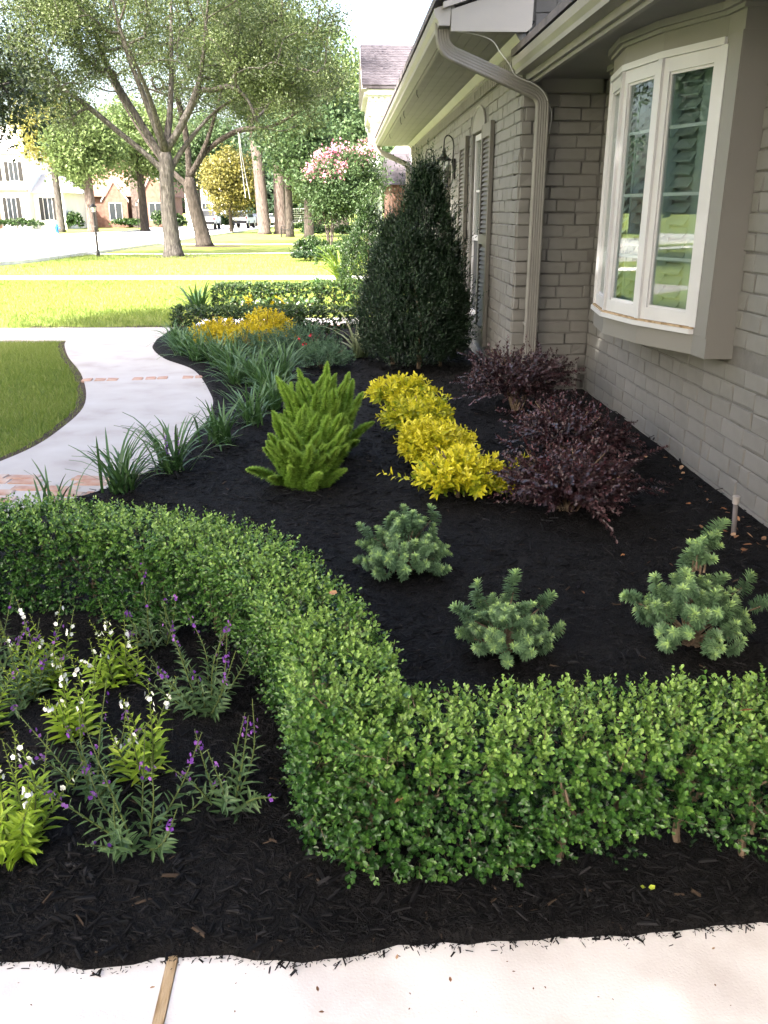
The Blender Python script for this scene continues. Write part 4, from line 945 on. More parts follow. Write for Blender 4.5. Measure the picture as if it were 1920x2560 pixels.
# white bedding flowers between the hedges
for q in range(8):
    x = -1.8+q*.19+random.uniform(-.02, .02); y = 14.05+random.uniform(-.06, .06)
    b = empty('bedding_plant', (x, y, 0), 'small white bedding flower in the row before the far hedge', 'flower', 'white bedding flowers')
    P = np.c_[rng.normal(0, .035, (26, 2)), rng.uniform(.05, .26, 26)]; p, r_ = cloud(QUAD, P, rv(26)+np.array([0,0,.5]), rv(26), .07, .05, .4)
    add('foliage', [p], M['sage'], b, rnd=r_, local=True)
    P = np.c_[rng.normal(0, .045, (7, 2)), rng.uniform(.14, .27, 7)]; p, r_ = cloud(QUAD, P, rv(7), rv(7), .03, .028, .5)
    add('blossom', [p], M['wpetal'], b, local=True)
for q, (x, y) in enumerate(((-1.55, 14.22), (-1.05, 14.2))):
    shrub('golden_shrub', (x, y, .1), (.11, .10, .22), 40, 'gold_far', ['small yellow sprig left of two before the far hedge', 'small yellow sprig right of two before the far hedge'][q], 'shrub', .05, .025, .08, 7, DIAM, seed=60+q, group='yellow sprigs', twigs=2)

# ------------------------------------------------------------------ flowering bed: lime/white and purple plants
def spike_stem(root, a, tilt, ln, g, kind, curve=.15):
    """one flowering stem = part; its leaves and flowers are sub-parts"""
    d0 = np.array([math.cos(a)*math.sin(tilt), math.sin(a)*math.sin(tilt), math.cos(tilt)])
    b = np.array([math.cos(a)*.02, math.sin(a)*.02, -.01])
    mid = b+d0*ln*.5; end = mid+norm(d0*(1)+np.array([0, 0, curve*2])+np.r_[g.normal(0, .22, 2), 0])*ln*.5
    ax = spline([b, mid, end], 10); m_ = len(ax)
    st = add('stem', [tube(ax, np.linspace(.0032, .0012, m_), 5)], M['stem'], root, local=True)
    # leaves in opposite pairs, smaller upwards
    npair = int(ln/.017); t = np.linspace(.08, .99, npair); tt_ = np.repeat(t, 2)
    P = np.stack([np.interp(tt_, np.linspace(0, 1, m_), ax[:, k]) for k in range(3)], 1)
    T = norm(np.stack([np.interp(tt_, np.linspace(0, 1, m_), np.gradient(ax[:, k])) for k in range(3)], 1))
    U = norm(np.cross(T, np.array([.3, .2, .1])+g.normal(0, .3, 3))); W_ = np.cross(T, U)
    ph = np.repeat(np.arange(npair)*1.57, 2)+np.tile([0, math.pi], npair)+g.normal(0, .25, 2*npair)
    rad = np.cos(ph)[:, None]*U+np.sin(ph)[:, None]*W_
    L = np.interp(tt_, [0, .25, .5, .7, 1], [.046, .052, .036, .014, .006])*g.uniform(.8, 1.2, 2*npair)
    if kind == 'lime': L = L*1.28
    D = rad*1.0+T*.75+np.array([0, 0, -.1]); N = T-rad*.5
    p, r_ = cloud(LANCE, P, D, N, L, L*(.29 if kind == 'lime' else .26), np.clip(.25+.5*tt_+g.normal(0, .13, 2*npair), 0, 1))
    add('leaves', [p], M['lime' if kind == 'lime' else 'sage'], st, rnd=r_, local=True)
    nf = g.integers(2, 7) if kind == 'lime' else g.integers(2, 10)
    if g.random() < .15: nf = 0
    if nf:
        PP, DD, NN = [], [], []
        t0 = g.uniform(.62, .85)
        for q in range(nf):
            tf = np.clip(t0+g.normal(0, .05), .5, .97); c = np.array([np.interp(tf, np.linspace(0, 1, m_), ax[:, k]) for k in range(3)])
            o_ = norm(np.r_[g.normal(0, 1, 2), .25]); c = c+o_*.009; u = norm(np.cross(o_, [0, 0, 1.]))
            v = np.cross(u, o_)
            for k in range(5):
                th = k*1.2566; dd = (math.cos(th)*u+math.sin(th)*v)+o_*.35
                PP.append(c); DD.append(dd); NN.append(o_)
        p, r_ = cloud(OVAL, np.array(PP), np.array(DD), np.array(NN), .0085 if kind == 'lime' else .0066, .0075 if kind == 'lime' else .0056, np.repeat(g.uniform(.2, 1, nf), 5))
        add('blossom', [p], M['wpetal'] if kind == 'lime' else M['ppetal'], st, rnd=r_, local=True)
def flower_plant(kind, c, n, h, spread, label, seed, bias=None):
    g = np.random.default_rng(seed)
    root = empty('flowering_plant', (c[0], c[1], 0), label, 'plant', 'lime foliage plants with white flowers' if kind == 'lime' else 'purple flowering plants')
    for q in range(n):
        a = q*2.399+g.uniform(-.4, .4); f = math.sqrt((q+.3)/n); til = spread*f*g.uniform(.7, 1.2)
        if bias is not None and q % 2: a = bias+g.normal(0, .5)
        spike_stem(root, a, til, h*g.uniform(.7, 1.1)*(1.05-.2*f), g, kind, .25*(1-f))
FP = [('lime',(-1.06,2.66),9,.36,.55,'lime green plant with white flowers below the hedge, farthest left'),
      ('lime',(-.81,2.66),9,.34,.50,'lime green plant with white flowers standing alone beneath the hedge'),
      ('lime',(-.86,2.36),9,.33,.45,'lime green plant with white flowers in the middle of the flower bed'),
      ('lime',(-.60,2.12),5,.36,.35,'slender lime green spire with few white flowers, centre front of bed'),
      ('lime',(-.86,1.83),13,.40,.50,'lime yellow plant with white flowers at the near left edge of picture'),
      ('lime',(-1.16,2.36),6,.32,.5,'lime green plant cut off by left picture edge, middle height'),
      ('sage',(-1.10,2.56),12,.36,.75,'grey-green plant with purple flowers at left under the lime one'),
      ('sage',(-.48,2.48),14,.42,.75,'largest grey-green purple-flowered plant, against the hedge curve'),
      ('sage',(-.75,2.08),12,.32,.85,'bushy grey-green purple-flowered plant below the middle lime one'),
      ('sage',(-.35,1.99),8,.34,.75,'purple-flowered plant nearest the hedge corner, broad leaves'),
      ('sage',(-.56,1.86),11,.34,1.05,'sprawling purple-flowered plant nearest the front walk'),
      ('sage',(-.72,2.92),9,.34,.5,'purple-flowered plant tucked up against the hedge behind lime one'),
      ('sage',(-1.30,2.75),8,.34,.7,'purple-flowered plant at far left edge by the hedge')]
for q, (k, c, n, h, s, lab) in enumerate(FP): flower_plant(k, c, max(5, int(n*.95)), h*(.98 if k == 'lime' else 1.05), s*1.12, lab, 500+q)

# ------------------------------------------------------------------ fallen leaves and a seedling
dl = [mk_mesh('dry_leaf', [cloud(OVAL, np.zeros((1,3)), np.array([[0,1.,.1]]), np.array([[.2,0,1.]]), .05, .028, v)[0]], M['dryleaf'], np.full(7, v)) for v in (.1,.4,.7,1.0)]
def fallen(x, y, s, lab, grp, z=None):
    o = link('fallen_leaf', dl[random.randrange(4)]); zz = float(bed_z(np.array(x), np.array(y)))+.008 if z is None else z
    o.location = (x, y, max(zz, .004)); o.rotation_euler = (random.uniform(-.5, .5), random.uniform(-.5, .5), random.uniform(0, 6.28)); o.scale = (s, s, s)
    tag(o, lab, 'leaf', grp)
for q in range(34):
    y = random.uniform(3.75, 6.2); fallen(2.16-abs(random.gauss(0, .16)), y, random.uniform(.5, 1.1), 'dry brown leaf fallen along the foot of the brick wall', 'dry leaves along the wall')
for q in range(12): fallen(random.uniform(1.75, 2.12), random.uniform(3.7, 4.2), random.uniform(.6, 1.0), 'dry orange leaf on the mulch around the riser pipe', 'dry leaves round the riser pipe')
for (x, y) in ((1.02,3.30),(1.42,3.62),(1.50,3.55),(1.30,3.7),(.83,2.98),(1.6,3.4)): fallen(x, y, .5, 'dry tan leaf lying alone on the open black mulch', 'scattered leaves on open mulch')
for (x, y) in ((.10,1.475),(-.08,1.40),(-.075,1.335),(.21,1.41),(-.44,1.41),(.82,1.46)): fallen(x, y, .26, 'small brown leaf fragment on the pale front walk', 'leaf bits on the front walk', .004)
for q in range(26):
    x = random.uniform(-.9, .95); y = random.uniform(1.28, 1.47)
    o = link('walk_speck', dl[0]); o.location = (x, y, .003); s = random.uniform(.06, .16); o.scale = (s, s, s); o.rotation_euler = (0, 0, random.uniform(0, 6)); tag(o, 'dark mulch crumb scattered on the pale front walk', 'crumb', 'mulch crumbs on the walk')
for (x, y, z, lab) in ((.10, 1.655, .27, 'tan dead leaf caught in the front face of the hedge'), (.98, 1.74, .445, 'curled brown leaf lying on top of the front hedge'), (-.06, 2.42, .465, 'pale dry leaf lying on top of the hedge curve')):
    fallen(x, y, .75, lab, None, z)
sd = empty('seedling', (.72, 1.62, 0), 'tiny green seedling sprouting from mulch right of centre in front', 'seedling')
p, r_ = cloud(OVAL, np.array([[0,0,.02],[0,0,.02],[.035,-.02,.012]]), np.array([[1.,.3,.5],[-1,.2,.6],[1,-.4,.3]]), up(3), .022, .016, .9)
add('leaves', [p], M['lime'], sd, rnd=r_, local=True)

# ------------------------------------------------------------------ trees
M['oak'] = leafmat('oak_leaf', [(.030,.046,.014),(.066,.092,.028),(.135,.162,.060)], .5, .3, .35)
M['oak_dark'] = leafmat('shade_oak_leaf', [(.014,.022,.008),(.03,.045,.016),(.06,.08,.03)], .5, .3, .3)
M['ygreen'] = leafmat('yellow_tree_leaf', [(.12,.13,.03),(.22,.21,.05),(.32,.29,.09)], .5, .4, .3)
M['mgreen'] = leafmat('green_tree_leaf', [(.028,.055,.022),(.055,.095,.036),(.105,.15,.062)], .5, .35, .3)
M['dgreen'] = leafmat('dark_tree_leaf', [(.012,.03,.014),(.03,.058,.026),(.065,.10,.045)], .5, .25, .3)
M['amber'] = leafmat('magnolia_leaf', [(.045,.05,.013),(.14,.13,.028),(.28,.24,.06)], .4, .25, .4)
M['lgreen'] = leafmat('light_tree_leaf', [(.055,.09,.03),(.11,.16,.05),(.19,.235,.095)], .5, .4, .3)

def grow(trunk, trunk_r, limbs, targets, g, tip_r=.012, expo=.47, seg=3):
    """connect targets to the skeleton; returns list of (path, radii)"""
    pos = []; par = []
    def push(p, pa): pos.append(np.array(p, float)); par.append(pa); return len(pos)-1
    chains = []; ids = []; last = -1
    for p in trunk: last = push(p, last); ids.append(last)
    chains.append(ids); fork = ids
    for L in limbs:
        k0 = L[0]; ids = [fork[k0]]; last = ids[0]
        for p in spline([pos[ids[0]]]+[np.array(q, float) for q in L[1]], 5)[1:]:
            last = push(p, last); ids.append(last)
        chains.append(ids)
    root = pos[0]; ok0 = max(1, len(trunk)-2)
    order = np.argsort([np.linalg.norm(t-pos[fork[-1]]) for t in targets])
    for o_ in order:
        t = targets[o_]; A = np.array(pos); d = np.linalg.norm(A-t, axis=1)+.35*np.maximum(0, A[:, 2]-t[2]); d[:ok0] += 50
        k = int(np.argmin(d)); p0 = pos[k]; ids = [k]; last = k
        if np.linalg.norm(t-p0) < .05: continue
        mid = (p0+t)/2+g.normal(0, .08*np.linalg.norm(t-p0), 3)+np.array([0, 0, .06*np.linalg.norm(t-p0)])
        for p in spline([p0, mid, t], seg)[1:]:
            last = push(p, last); ids.append(last)
        chains.append(ids)
    cnt = np.zeros(len(pos)); kids = np.zeros(len(pos), int)
    for i_ in range(len(pos)):
        if par[i_] >= 0: kids[par[i_]] += 1
    cnt[kids == 0] = 1
    for i_ in range(len(pos)-1, -1, -1):
        if par[i_] >= 0: cnt[par[i_]] += cnt[i_]
    rad = tip_r*cnt**expo
    for q, i_ in enumerate(chains[0]): rad[i_] = max(rad[i_]*.0, trunk_r[q])
    out = []
    for ci, ids in enumerate(chains):
        r_ = rad[ids].copy()
        if 0 < ci <= len(limbs):
            tb = np.linspace(0, 1, len(r_)); r_ = np.maximum(r_, trunk_r[-1]*(.68*(1-tb)**1.1+.10))
        elif ci > 0: r_[0] = min(r_[0], r_[1]*1.25)
        out.append((np.array([pos[q] for q in ids]), r_))
    return out

def leaves_at(T, g, per, sig, L, Wd, val0=.35, dv=.12, tpl=DIAM, flat=.7):
    n = len(T)*per; C = np.repeat(T, per, 0)+g.normal(0, 1, (n, 3))*np.array([sig, sig, sig*flat])
    D = norm(g.normal(size=(n, 3))+np.array([0, 0, -.15])); N = norm(g.normal(size=(n, 3))+np.array([0, 0, .8]))
    ll = L*g.uniform(.7, 1.3, n); cv = np.repeat(g.normal(0, .12, len(T)), per)
    return cloud(tpl, C, D, N, ll, ll*Wd/L, np.clip(val0+cv+g.normal(0, dv, n), 0, 1))

def tree(name, label, base, trunk, trunk_r, limbs, targets, per, sig, L, Wd, leaf, bark, seed, val0=.4, sides=10, group=None, flat=.7, tip_r=.012, expo=.47, fine=None, bs=5, seg=3):
    g = np.random.default_rng(seed); root = empty(name, base, label, 'tree', group)
    mb = MB()
    for q, (p, r_) in enumerate(grow(trunk, trunk_r, limbs, targets, g, tip_r, expo, seg)):
        mb.tube(p, r_, sides if q <= len(limbs) else bs)
    add('trunk', mb, M[bark], root, smooth=True)
    if fine is not None:
        p, r_ = leaves_at(fine[0], g, *fine[1:], val0, flat=flat); o = add('foliage', [p], M[leaf], root, rnd=r_); o['kind'] = 'stuff'; targets = targets[:len(targets)-len(fine[0])]
    p, r_ = leaves_at(targets, g, per, sig, L, Wd, val0, flat=flat)
    o = add('crown', [p], M[leaf], root, rnd=r_); o['kind'] = 'stuff'
    return root
def ell(g, n, c, r, shell=.45, zmin=None, zmax=None):
    d = norm(g.normal(size=(n, 3))); f = (1-shell*g.random(n)**1.3)[:, None]; P = np.array(c)+d*f*np.array(r)
    if zmin is not None: P = P[P[:, 2] > zmin]
    if zmax is not None: P = P[P[:, 2] < zmax]
    return P

g = np.random.default_rng(900)
# the pale barked oak on the lawn
T_ = np.vstack([ell(g, 300, (-6.4,34.6,9.4), (6.6,5.4,4.3), .6, 5.4), ell(g, 70, (-10.8,34,6.2), (2.8,3,1.8), 1), ell(g, 60, (-9.8,34.6,8.4), (3.2,3,1.8), 1), ell(g, 90, (-2.6,34.6,6.4), (2.4,3,2.3), 1)])
tree('oak_tree', 'grey barked oak with limbs fanning from a low fork, nearer of two on the lawn', (-6.46,34.3,0),
     [(-6.46,34.3,-.1),(-6.46,34.3,.15),(-6.47,34.3,.6),(-6.52,34.3,1.6),(-6.50,34.3,2.6),(-6.46,34.3,3.2),(-6.45,34.3,3.7)], [.48,.37,.31,.28,.265,.265,.19],
     [(4, [(-6.75,34.25,3.2),(-8.0,34.0,4.3),(-9.6,33.6,5.6),(-11.2,33.2,6.4)]), (4, [(-6.6,34.4,3.4),(-7.3,34.7,4.6),(-8.4,35.0,6.5),(-9.0,35.2,8.6)]), (6, [(-6.9,33.9,5.2),(-7.5,33.5,7.4),(-7.8,33,10)]), (6, [(-6.2,34.7,5.4),(-6.0,35.0,8.2),(-5.8,35,11)]), (6, [(-5.7,34.2,4.7),(-5.0,34.0,6.0),(-4.5,33.8,8.4),(-4.0,33.5,10.5)]), (4, [(-6.25,34.4,3.2),(-5.5,34.6,4.2),(-4.4,35.2,5.3),(-2.2,35.5,6.4)]), (6, [(-6.6,32.8,5.4),(-7.0,31.0,7.2)])],
     T_, 290, .34, .088, .05, 'oak', 'bark', 1, val0=.36, tip_r=.016, expo=.5, group='oaks on the lawn')
# the darker oak behind it
T_ = np.vstack([ell(g, 260, (-6.2,45.5,9.5), (6.6,5.5,4.4), .7, 5.6), ell(g, 60, (-2.2,45,7.2), (2.8,3,1.7), 1)])
tree('oak_tree', 'dark leaning oak behind the grey one, limb reaching right', (-6.94,45,0),
     [(-6.9,45,-.1),(-6.93,45,.15),(-7.0,45,.7),(-7.25,45,1.8),(-7.42,45,2.7),(-7.40,45,3.2)], [.54,.42,.36,.33,.31,.20],
     [(4, [(-8.6,45.3,3.8),(-9.8,45.6,5.4),(-11,46,7.5)]), (5, [(-7.5,45.4,5.2),(-7.9,45.6,7.5),(-8,46,10)]), (5, [(-6.7,45,4.3),(-6.0,45,5.9),(-5.3,44.8,8.0),(-5,44.6,10.5)]), (5, [(-6.5,45.2,4.4),(-5.0,45.0,5.25),(-3.2,44.8,5.5),(-1.6,44.6,6.3)])],
     T_, 170, .38, .112, .062, 'oak', 'bark_dark', 2, val0=.28, tip_r=.018, expo=.5, group='oaks on the lawn')
# yard oak behind the photographer, its canopy shades the bed; one low bough shows at the top corner
LB = np.vstack([ell(g, 64, (-5.05,12.0,3.15), (1.05,1.4,.85), 1), ell(g, 22, (-5.3,9.5,5.0), (1.0,1.6,.6), 1)])
T_ = np.vstack([ell(g, 540, (-6.3,-.1,8.9), (8.2,7.8,3.2), .9, 5.6), LB])
tree('oak_tree', 'dark drooping oak bough hanging into the top left corner', (-8.5,-1.5,0),
     [(-8.5,-1.5,-.1),(-8.5,-1.5,.2),(-8.5,-1.4,1.2),(-8.4,-1.2,3.0),(-8.2,-1.0,4.4)], [.75,.6,.5,.45,.42],
     [(4, [(-7,1,6),(-6,3.5,7.5)]), (4, [(-6.5,-3.0,6.2),(-4.0,-4,8)]), (4, [(-10,-3,6),(-11.5,-3.5,8)]), (4, [(-7.6,2.0,5.4),(-6.6,6.0,5.8),(-5.8,9.0,5.2),(-5.1,11.6,3.9)]), (4, [(-7,-1,7),(-4,0,8.8),(-2,1,9.4)])],
     T_, 110, .52, .33, .20, 'oak_dark', 'bark', 3, val0=.35, tip_r=.011, flat=.8, fine=(LB, 220, .30, .074, .042))
# another oak to the left, seen in the bay window's glass
T_ = ell(g, 220, (-17.5,28,8.6), (5.5,5.5,3.6), .8, 5.4)
tree('oak_tree', 'street oak left of the lawn, mirrored in the bay window glass', (-15.6,25.0,0),
     [(-15.6,25.0,-.1),(-15.6,25,.2),(-15.7,25.1,1.2),(-15.9,25.4,2.8),(-16.1,25.7,4.0)], [.75,.6,.5,.46,.42],
     [(4, [(-17.5,26,5.6),(-19,27,7.5)]), (4, [(-15.5,27,5.6),(-15,29,8)]), (4, [(-17,28,6),(-18,31,8)])], T_, 110, .5, .17, .1, 'oak', 'bark_dark', 4)

def simple_tree(name, label, x, y, h, tr, crown_c, crown_r, n, per, L, leaf, bark, seed, sig=.5, group=None, lean=0, shell=.7, zmin=None, val0=.45, flat=.8):
    g = np.random.default_rng(seed); cz = crown_c
    T_ = ell(g, n, (x+lean, y, cz), crown_r, shell, zmin)
    top = cz-crown_r[2]*.55
    trunk = [(x, y, -.1), (x, y, .2), (x+lean*.15, y, top*.4), (x+lean*.4, y, top*.8), (x+lean*.6, y, top), (x+lean, y, cz+crown_r[2]*.4)]
    return tree(name, label, (x, y, 0), trunk, [tr*1.5, tr*1.15, tr, tr*.9, tr*.8, tr*.3], [], T_, per, sig, L, L*.6, leaf, bark, seed, val0=val0, sides=8, group=group, flat=flat, tip_r=.018, bs=3, seg=2)
simple_tree('magnolia_tree', 'round amber leaved magnolia on a thin trunk beyond the lawn', -8.95, 73, 6.1, .14, 3.75, (2.15,2.0,2.35), 210, 75, .20, 'amber', 'bark_dark', 11, .34, shell=.6)
simple_tree('pine_tree', 'leaning pine trunk left of two beside the black chair', -5.95, 69, 16, .42, 13.0, (3.6,3.4,4.5), 140, 70, .34, 'dgreen', 'pine_bark', 12, .6, lean=-1.3, group='pines beyond the chair')
simple_tree('pine_tree', 'thick straight pine trunk behind the black chair', -4.75, 70, 16, .45, 11.0, (4.2,3.6,4.5), 200, 80, .34, 'dgreen', 'pine_bark', 13, .6, group='pines beyond the chair')
simple_tree('dark_tree', 'dark drooping foliage mass above the pine trunks', -3.6, 62, 9, .25, 6.2, (2.2,2.2,1.6), 90, 80, .26, 'dgreen', 'bark_dark', 14, .45)
simple_tree('green_tree', 'light green round tree behind the chair', -1.9, 78, 6, .3, 3.6, (2.6,2.4,2.0), 120, 80, .24, 'lgreen', 'pine_bark', 15, .4)
simple_tree('green_tree', 'tall loose pale green tree rising left of the portico roof', -.6, 88, 19, .4, 10.5, (3.6,4,7.5), 260, 60, .40, 'lgreen', 'bark', 16, .7, shell=.9)
simple_tree('green_tree', 'mid green tree filling behind the crape myrtles', -2.2, 60, 8, .3, 5.6, (2.4,2.4,2.6), 130, 80, .26, 'mgreen', 'bark_dark', 17, .45)
simple_tree('green_tree', 'deep green tree between portico and tall pale tree', .2, 70, 10, .3, 6.6, (2.6,2.6,3.4), 130, 80, .30, 'mgreen', 'bark_dark', 18, .5)
simple_tree('yellow_tree', 'sunlit yellow tree before the white house', -24.0, 78, 9, .3, 8.0, (2.8,2.6,2.6), 120, 80, .30, 'ygreen', 'bark', 19, .5, val0=.6)
simple_tree('green_tree', 'bright green maple with pale trunk across the street', -20.8, 76, 9, .40, 6.8, (3.0,2.8,2.8), 190, 80, .28, 'lgreen', 'pine_bark', 20, .5)
simple_tree('green_tree', 'bright green tree right of the pale trunked maple', -17.8, 82, 10, .35, 7.6, (3.8,3,3.3), 190, 80, .30, 'lgreen', 'bark_dark', 21, .5)
simple_tree('green_tree', 'shaded grey-green tree above the far white gable house', -14.5, 92, 10, .35, 7.4, (4.4,3.5,3.4), 200, 80, .32, 'mgreen', 'pine_bark', 22, .55)
for q, (x, y, h, leaf, lab) in enumerate(((-48,125,17,'mgreen','background tree far left behind the white house roof'),(-37,128,16,'lgreen','pale background tree between the white and tudor houses'),(-28,135,17,'mgreen','background tree above the tudor house chimney'),(-20,138,16,'dgreen','dark background tree above the far white house'),(-13,140,15,'mgreen','background tree at the end of the street, left side'),(-7.5,145,16,'dgreen','dark background tree closing the street view'),(-2.5,132,15,'mgreen','background tree seen between the two pines'),(3,125,17,'dgreen','background tree behind the crape myrtle blooms'),(9,120,16,'mgreen','background tree right, behind portico and eave'),(-58,135,18,'dgreen','farthest left background tree'),(-10.5,118,9,'dgreen','low dark tree behind the parked pickup'),(-4.6,112,8,'dgreen','low dark tree behind the soccer goal'))):
    simple_tree('leafy_tree', lab, x, y, h, .4, h*.52, (5.0 if h > 10 else 4.0, 4.2, h*.47), 150, 42, .60, leaf, 'bark_dark', 30+q, .8, group='trees behind the far houses', shell=.8)

# trees and a house west of the lawn, mirrored in the bay window
for q, (x, y, h, leaf, lab) in enumerate(((-27,15,11,'oak_dark','yard tree west of the lawn, mirrored in the near pane'),(-33,25,12,'dgreen','dark yard tree farther west, mirrored in the near pane'),(-38,38,13,'mgreen','green tree west of the street bend, mirrored in the far pane'),(-52,60,15,'mgreen','tall tree beyond the western house, mirrored in the far pane'),(-62,48,15,'dgreen','dark tree behind the western house'),(-44,80,15,'dgreen','dark tree north of the western house'),(-25,4,11,'dgreen','dark yard tree south-west of the lawn'))):
    simple_tree('yard_tree', lab, x, y, h, .4, h*.58, (5.2, 5.0, h*.42), 110, 40, .52, leaf, 'bark_dark', 160+q, .8, group='trees west of the lawn', shell=.8)

# crape myrtles with pink blooms
def crape(x, y, h, label, seed):
    g = np.random.default_rng(seed); root = empty('crape_myrtle', (x, y, 0), label, 'tree', 'crape myrtles')
    mb = MB(); T_ = ell(g, 150, (x, y, h*.66), (h*.24, h*.24, h*.31), .8)
    for q in range(4):
        a = q*1.57+.4; mb.tube(spline([(x+.05*math.cos(a), y+.05*math.sin(a), -.05), (x+.15*math.cos(a), y+.15*math.sin(a), h*.3), (x+.45*math.cos(a), y+.45*math.sin(a), h*.75)], 5), np.linspace(.045, .015, 11), 6)
    add('trunk', mb, M['pine_bark'], root)
    p, r_ = leaves_at(T_, g, 80, .22, .11, .06, .45); o = add('crown', [p], M['mgreen'], root, rnd=r_); o['kind'] = 'stuff'
    top = T_[T_[:, 2] > h*.72][:24]+np.array([0, 0, .15])
    for t in top:
        if g.random() < .25: continue
        p, r_ = leaves_at(np.array([t]), g, 60, .11, .07, .06, .5, .25, QUAD, 1.2); add('blossom', [p], M['pink'], root, rnd=r_)
crape(-.45, 32.6, 3.6, 'slender green crape myrtle left of the pink blooming one', 70)
crape(.50, 33.2, 4.1, 'pink blooming crape myrtle in front of the white column', 71)
for q, (x, y, r_, lab, m_) in enumerate(((-1.05,31.6,(.75,.6,.75),'grey-green shrub mound at the lawn edge beneath crape myrtles','holly'),(.2,31.8,(.8,.6,.7),'grey-green shrub mound right, below the pink crape myrtle','holly'),(-1.3,30.9,(.5,.4,.12),'low dark groundcover at the tip of the neighbouring bed','yew'),(-.3,30.8,(.7,.4,.14),'low dark groundcover along the neighbouring bed edge','yew'))):
    shrub('garden_shrub', (x, y, .12), r_, 420, m_, lab, 'shrub', .12, .05, .16, 7, DIAM, seed=80+q, upb=.7, group='neighbouring bed shrubs', twigs=0)
for q, (x, y, w_, lab) in enumerate(((-1.9,64,1.2,'low dark hedge far behind the chair, left block'),(.6,62,1.6,'low dark hedge far behind the chair, right block'),(-3.3,80,1.8,'strip of green plants beyond the pine trunks'))):
    shrub('leafy_shrub', (x, y, .2), (w_, .6, .55), 200, 'box_far', lab, 'shrub', .22, .12, .2, 6, DIAM, seed=90+q, group='far shrubs', twigs=0)

# ------------------------------------------------------------------ lawn blades
def blades(x0, x1, y0, y1, n, L, seed, ok):
    g = np.random.default_rng(seed); x = g.uniform(x0, x1, n); y = g.uniform(y0, y1, n); k = ok(x, y); x, y = x[k], y[k]; n = len(x)
    P = np.c_[x, y, np.full(n, -.032)]; D = np.c_[g.normal(0, .55, (n, 2)), np.ones(n)]; ll = L*g.uniform(.5, 1.25, n)
    return cloud(NEED, P, D, rv(n), ll, ll*.13, np.clip(.42+.30*vnoise(x*1.3, y*1.3, 5)+g.normal(0, .17, n)+(g.random(n) < .06)*.5, 0, 1))
Lps = Lp[np.argsort(Lp[:, 1])]
def lawn_near(x, y): return (x < np.interp(y, Lps[:, 1], Lps[:, 0])-.03) & (y > 4.55) & (y < 11.42) & (x > -y*.42-.3)
p1, r1 = blades(-5.2, -2.1, 4.55, 11.45, 110000, .055, 1, lawn_near)
p2, r2 = blades(-9.5, 1.4, 12.75, 22.2, 105000, .075, 2, lambda x, y: (x > -y*.42-.5) & ~((x > -2.5) & (y < 15.6)))
p3, r3 = blades(-14, 1.0, 23.7, 36, 40000, .09, 3, lambda x, y: (x > -10.3) & ((y > 28.7) | (x > -30)))
o = add('lawn_grass', [p1, p2, p3], M['blade'], rnd=np.concatenate([r1, r2, r3])); tag(o, 'mown green lawn grass beside the path and beyond', 'grass', kind='stuff')

# bare soil rings at the oaks and along the far walk edge
for (x, y, r_) in ((-6.3,34.2,1.5), (-6.5,44.9,1.8)):
    a = np.linspace(0, 6.283, 25)[:-1]; rr = r_*(1+.18*np.sin(a*3)+.1*np.sin(a*7+1))
    sheet('soil_patch', list(zip(x+rr*np.cos(a)*1.2, y+rr*np.sin(a)*.55)), -.018, M['soil'])
a = np.linspace(0, 1, 20); sheet('soil_patch', [(-4.6+2.1*t, 12.78+.02*math.sin(t*20)) for t in a]+[(-2.5-2.1*t, 12.98+.10*math.sin(t*9)) for t in a], -.014, M['soil'])

# ------------------------------------------------------------------ neighbour's portico
M['shingle_far'] = noisy('far_shingle', [(.038,.033,.040),(.062,.055,.064)], 4, .9, .2, 30)
nb = empty('portico_house', (3, 36, 0), 'neighbouring house with white column portico and grey shingled gable roof', 'house')
def np_(name, parts, m, parent=None): return add(name, parts, m, parent or nb)
roof = np_('roof', MB().add(prism([(33.6,5.74),(36.2,7.42),(38.8,5.74),(38.8,5.84),(36.2,7.54),(33.6,5.84)], 0, .80, 9)), M['shingle_far'])
for q in range(16):
    t0, t1 = q/16, (q+1)/16; y0, z0_, y1, z1_ = 33.58+2.62*t0, 5.85+1.7*t0, 33.58+2.62*t1, 5.85+1.7*t1
    V = np.array([[.78,y0,z0_+.025],[9,y0,z0_+.025],[9,y1,z1_+.004],[.78,y1,z1_+.004],[.78,y0,z0_],[9,y0,z0_]])
    add('shingle_course', [(V, [(0,1,2,3),(0,4,5,1)])], M['shingle_far'], roof)
np_('cornice', MB().box(.86,9,33.68,33.76,5.56,5.73).box(.84,9,33.77,38.6,5.5,5.58), M['white'])
for q in range(14): np_('dentil', [box(1.0+q*.22,1.12+q*.22,33.78,33.86,5.36,5.49)], M['white'])
np_('entablature', MB().box(1.0,9,33.87,34.3,4.9,5.495).box(1.0,1.4,34.3,38.4,4.9,5.495), M['stucco'])
np_('pediment', [prism([(33.8,5.59),(36.2,7.2),(38.6,5.59)], 0, .95, 1.05)], M['stucco'])
np_('rake_trim', MB().add(prism([(33.55,5.72),(36.2,7.44),(36.2,7.30),(33.75,5.60)], 0, .76, .94)).add(prism([(38.85,5.72),(36.2,7.44),(36.2,7.30),(38.65,5.60)], 0, .76, .94)), M['trim_light'])
for (x, y) in ((1.30,34.15),(1.30,38.1)):
    c_ = np_('column', [lathe([(.30,0),(.30,.12),(.24,.16),(.22,.3),(.23,1.6),(.19,4.55),(.20,4.62),(.27,4.72),(.29,4.895)], (x,y,0), 16)], M['white'])
np_('wall', MB().box(3.2,9,34.3,60,0,5.2), M['stucco'])
np_('wing', MB().box(2.2,9,39.5,47,0,2.7), M['housebrick'])
np_('wing_roof', [prism([(39.2,2.7),(43,4.2),(47.3,2.7)], 0, 2.0, 9)], M['shingle_far'])
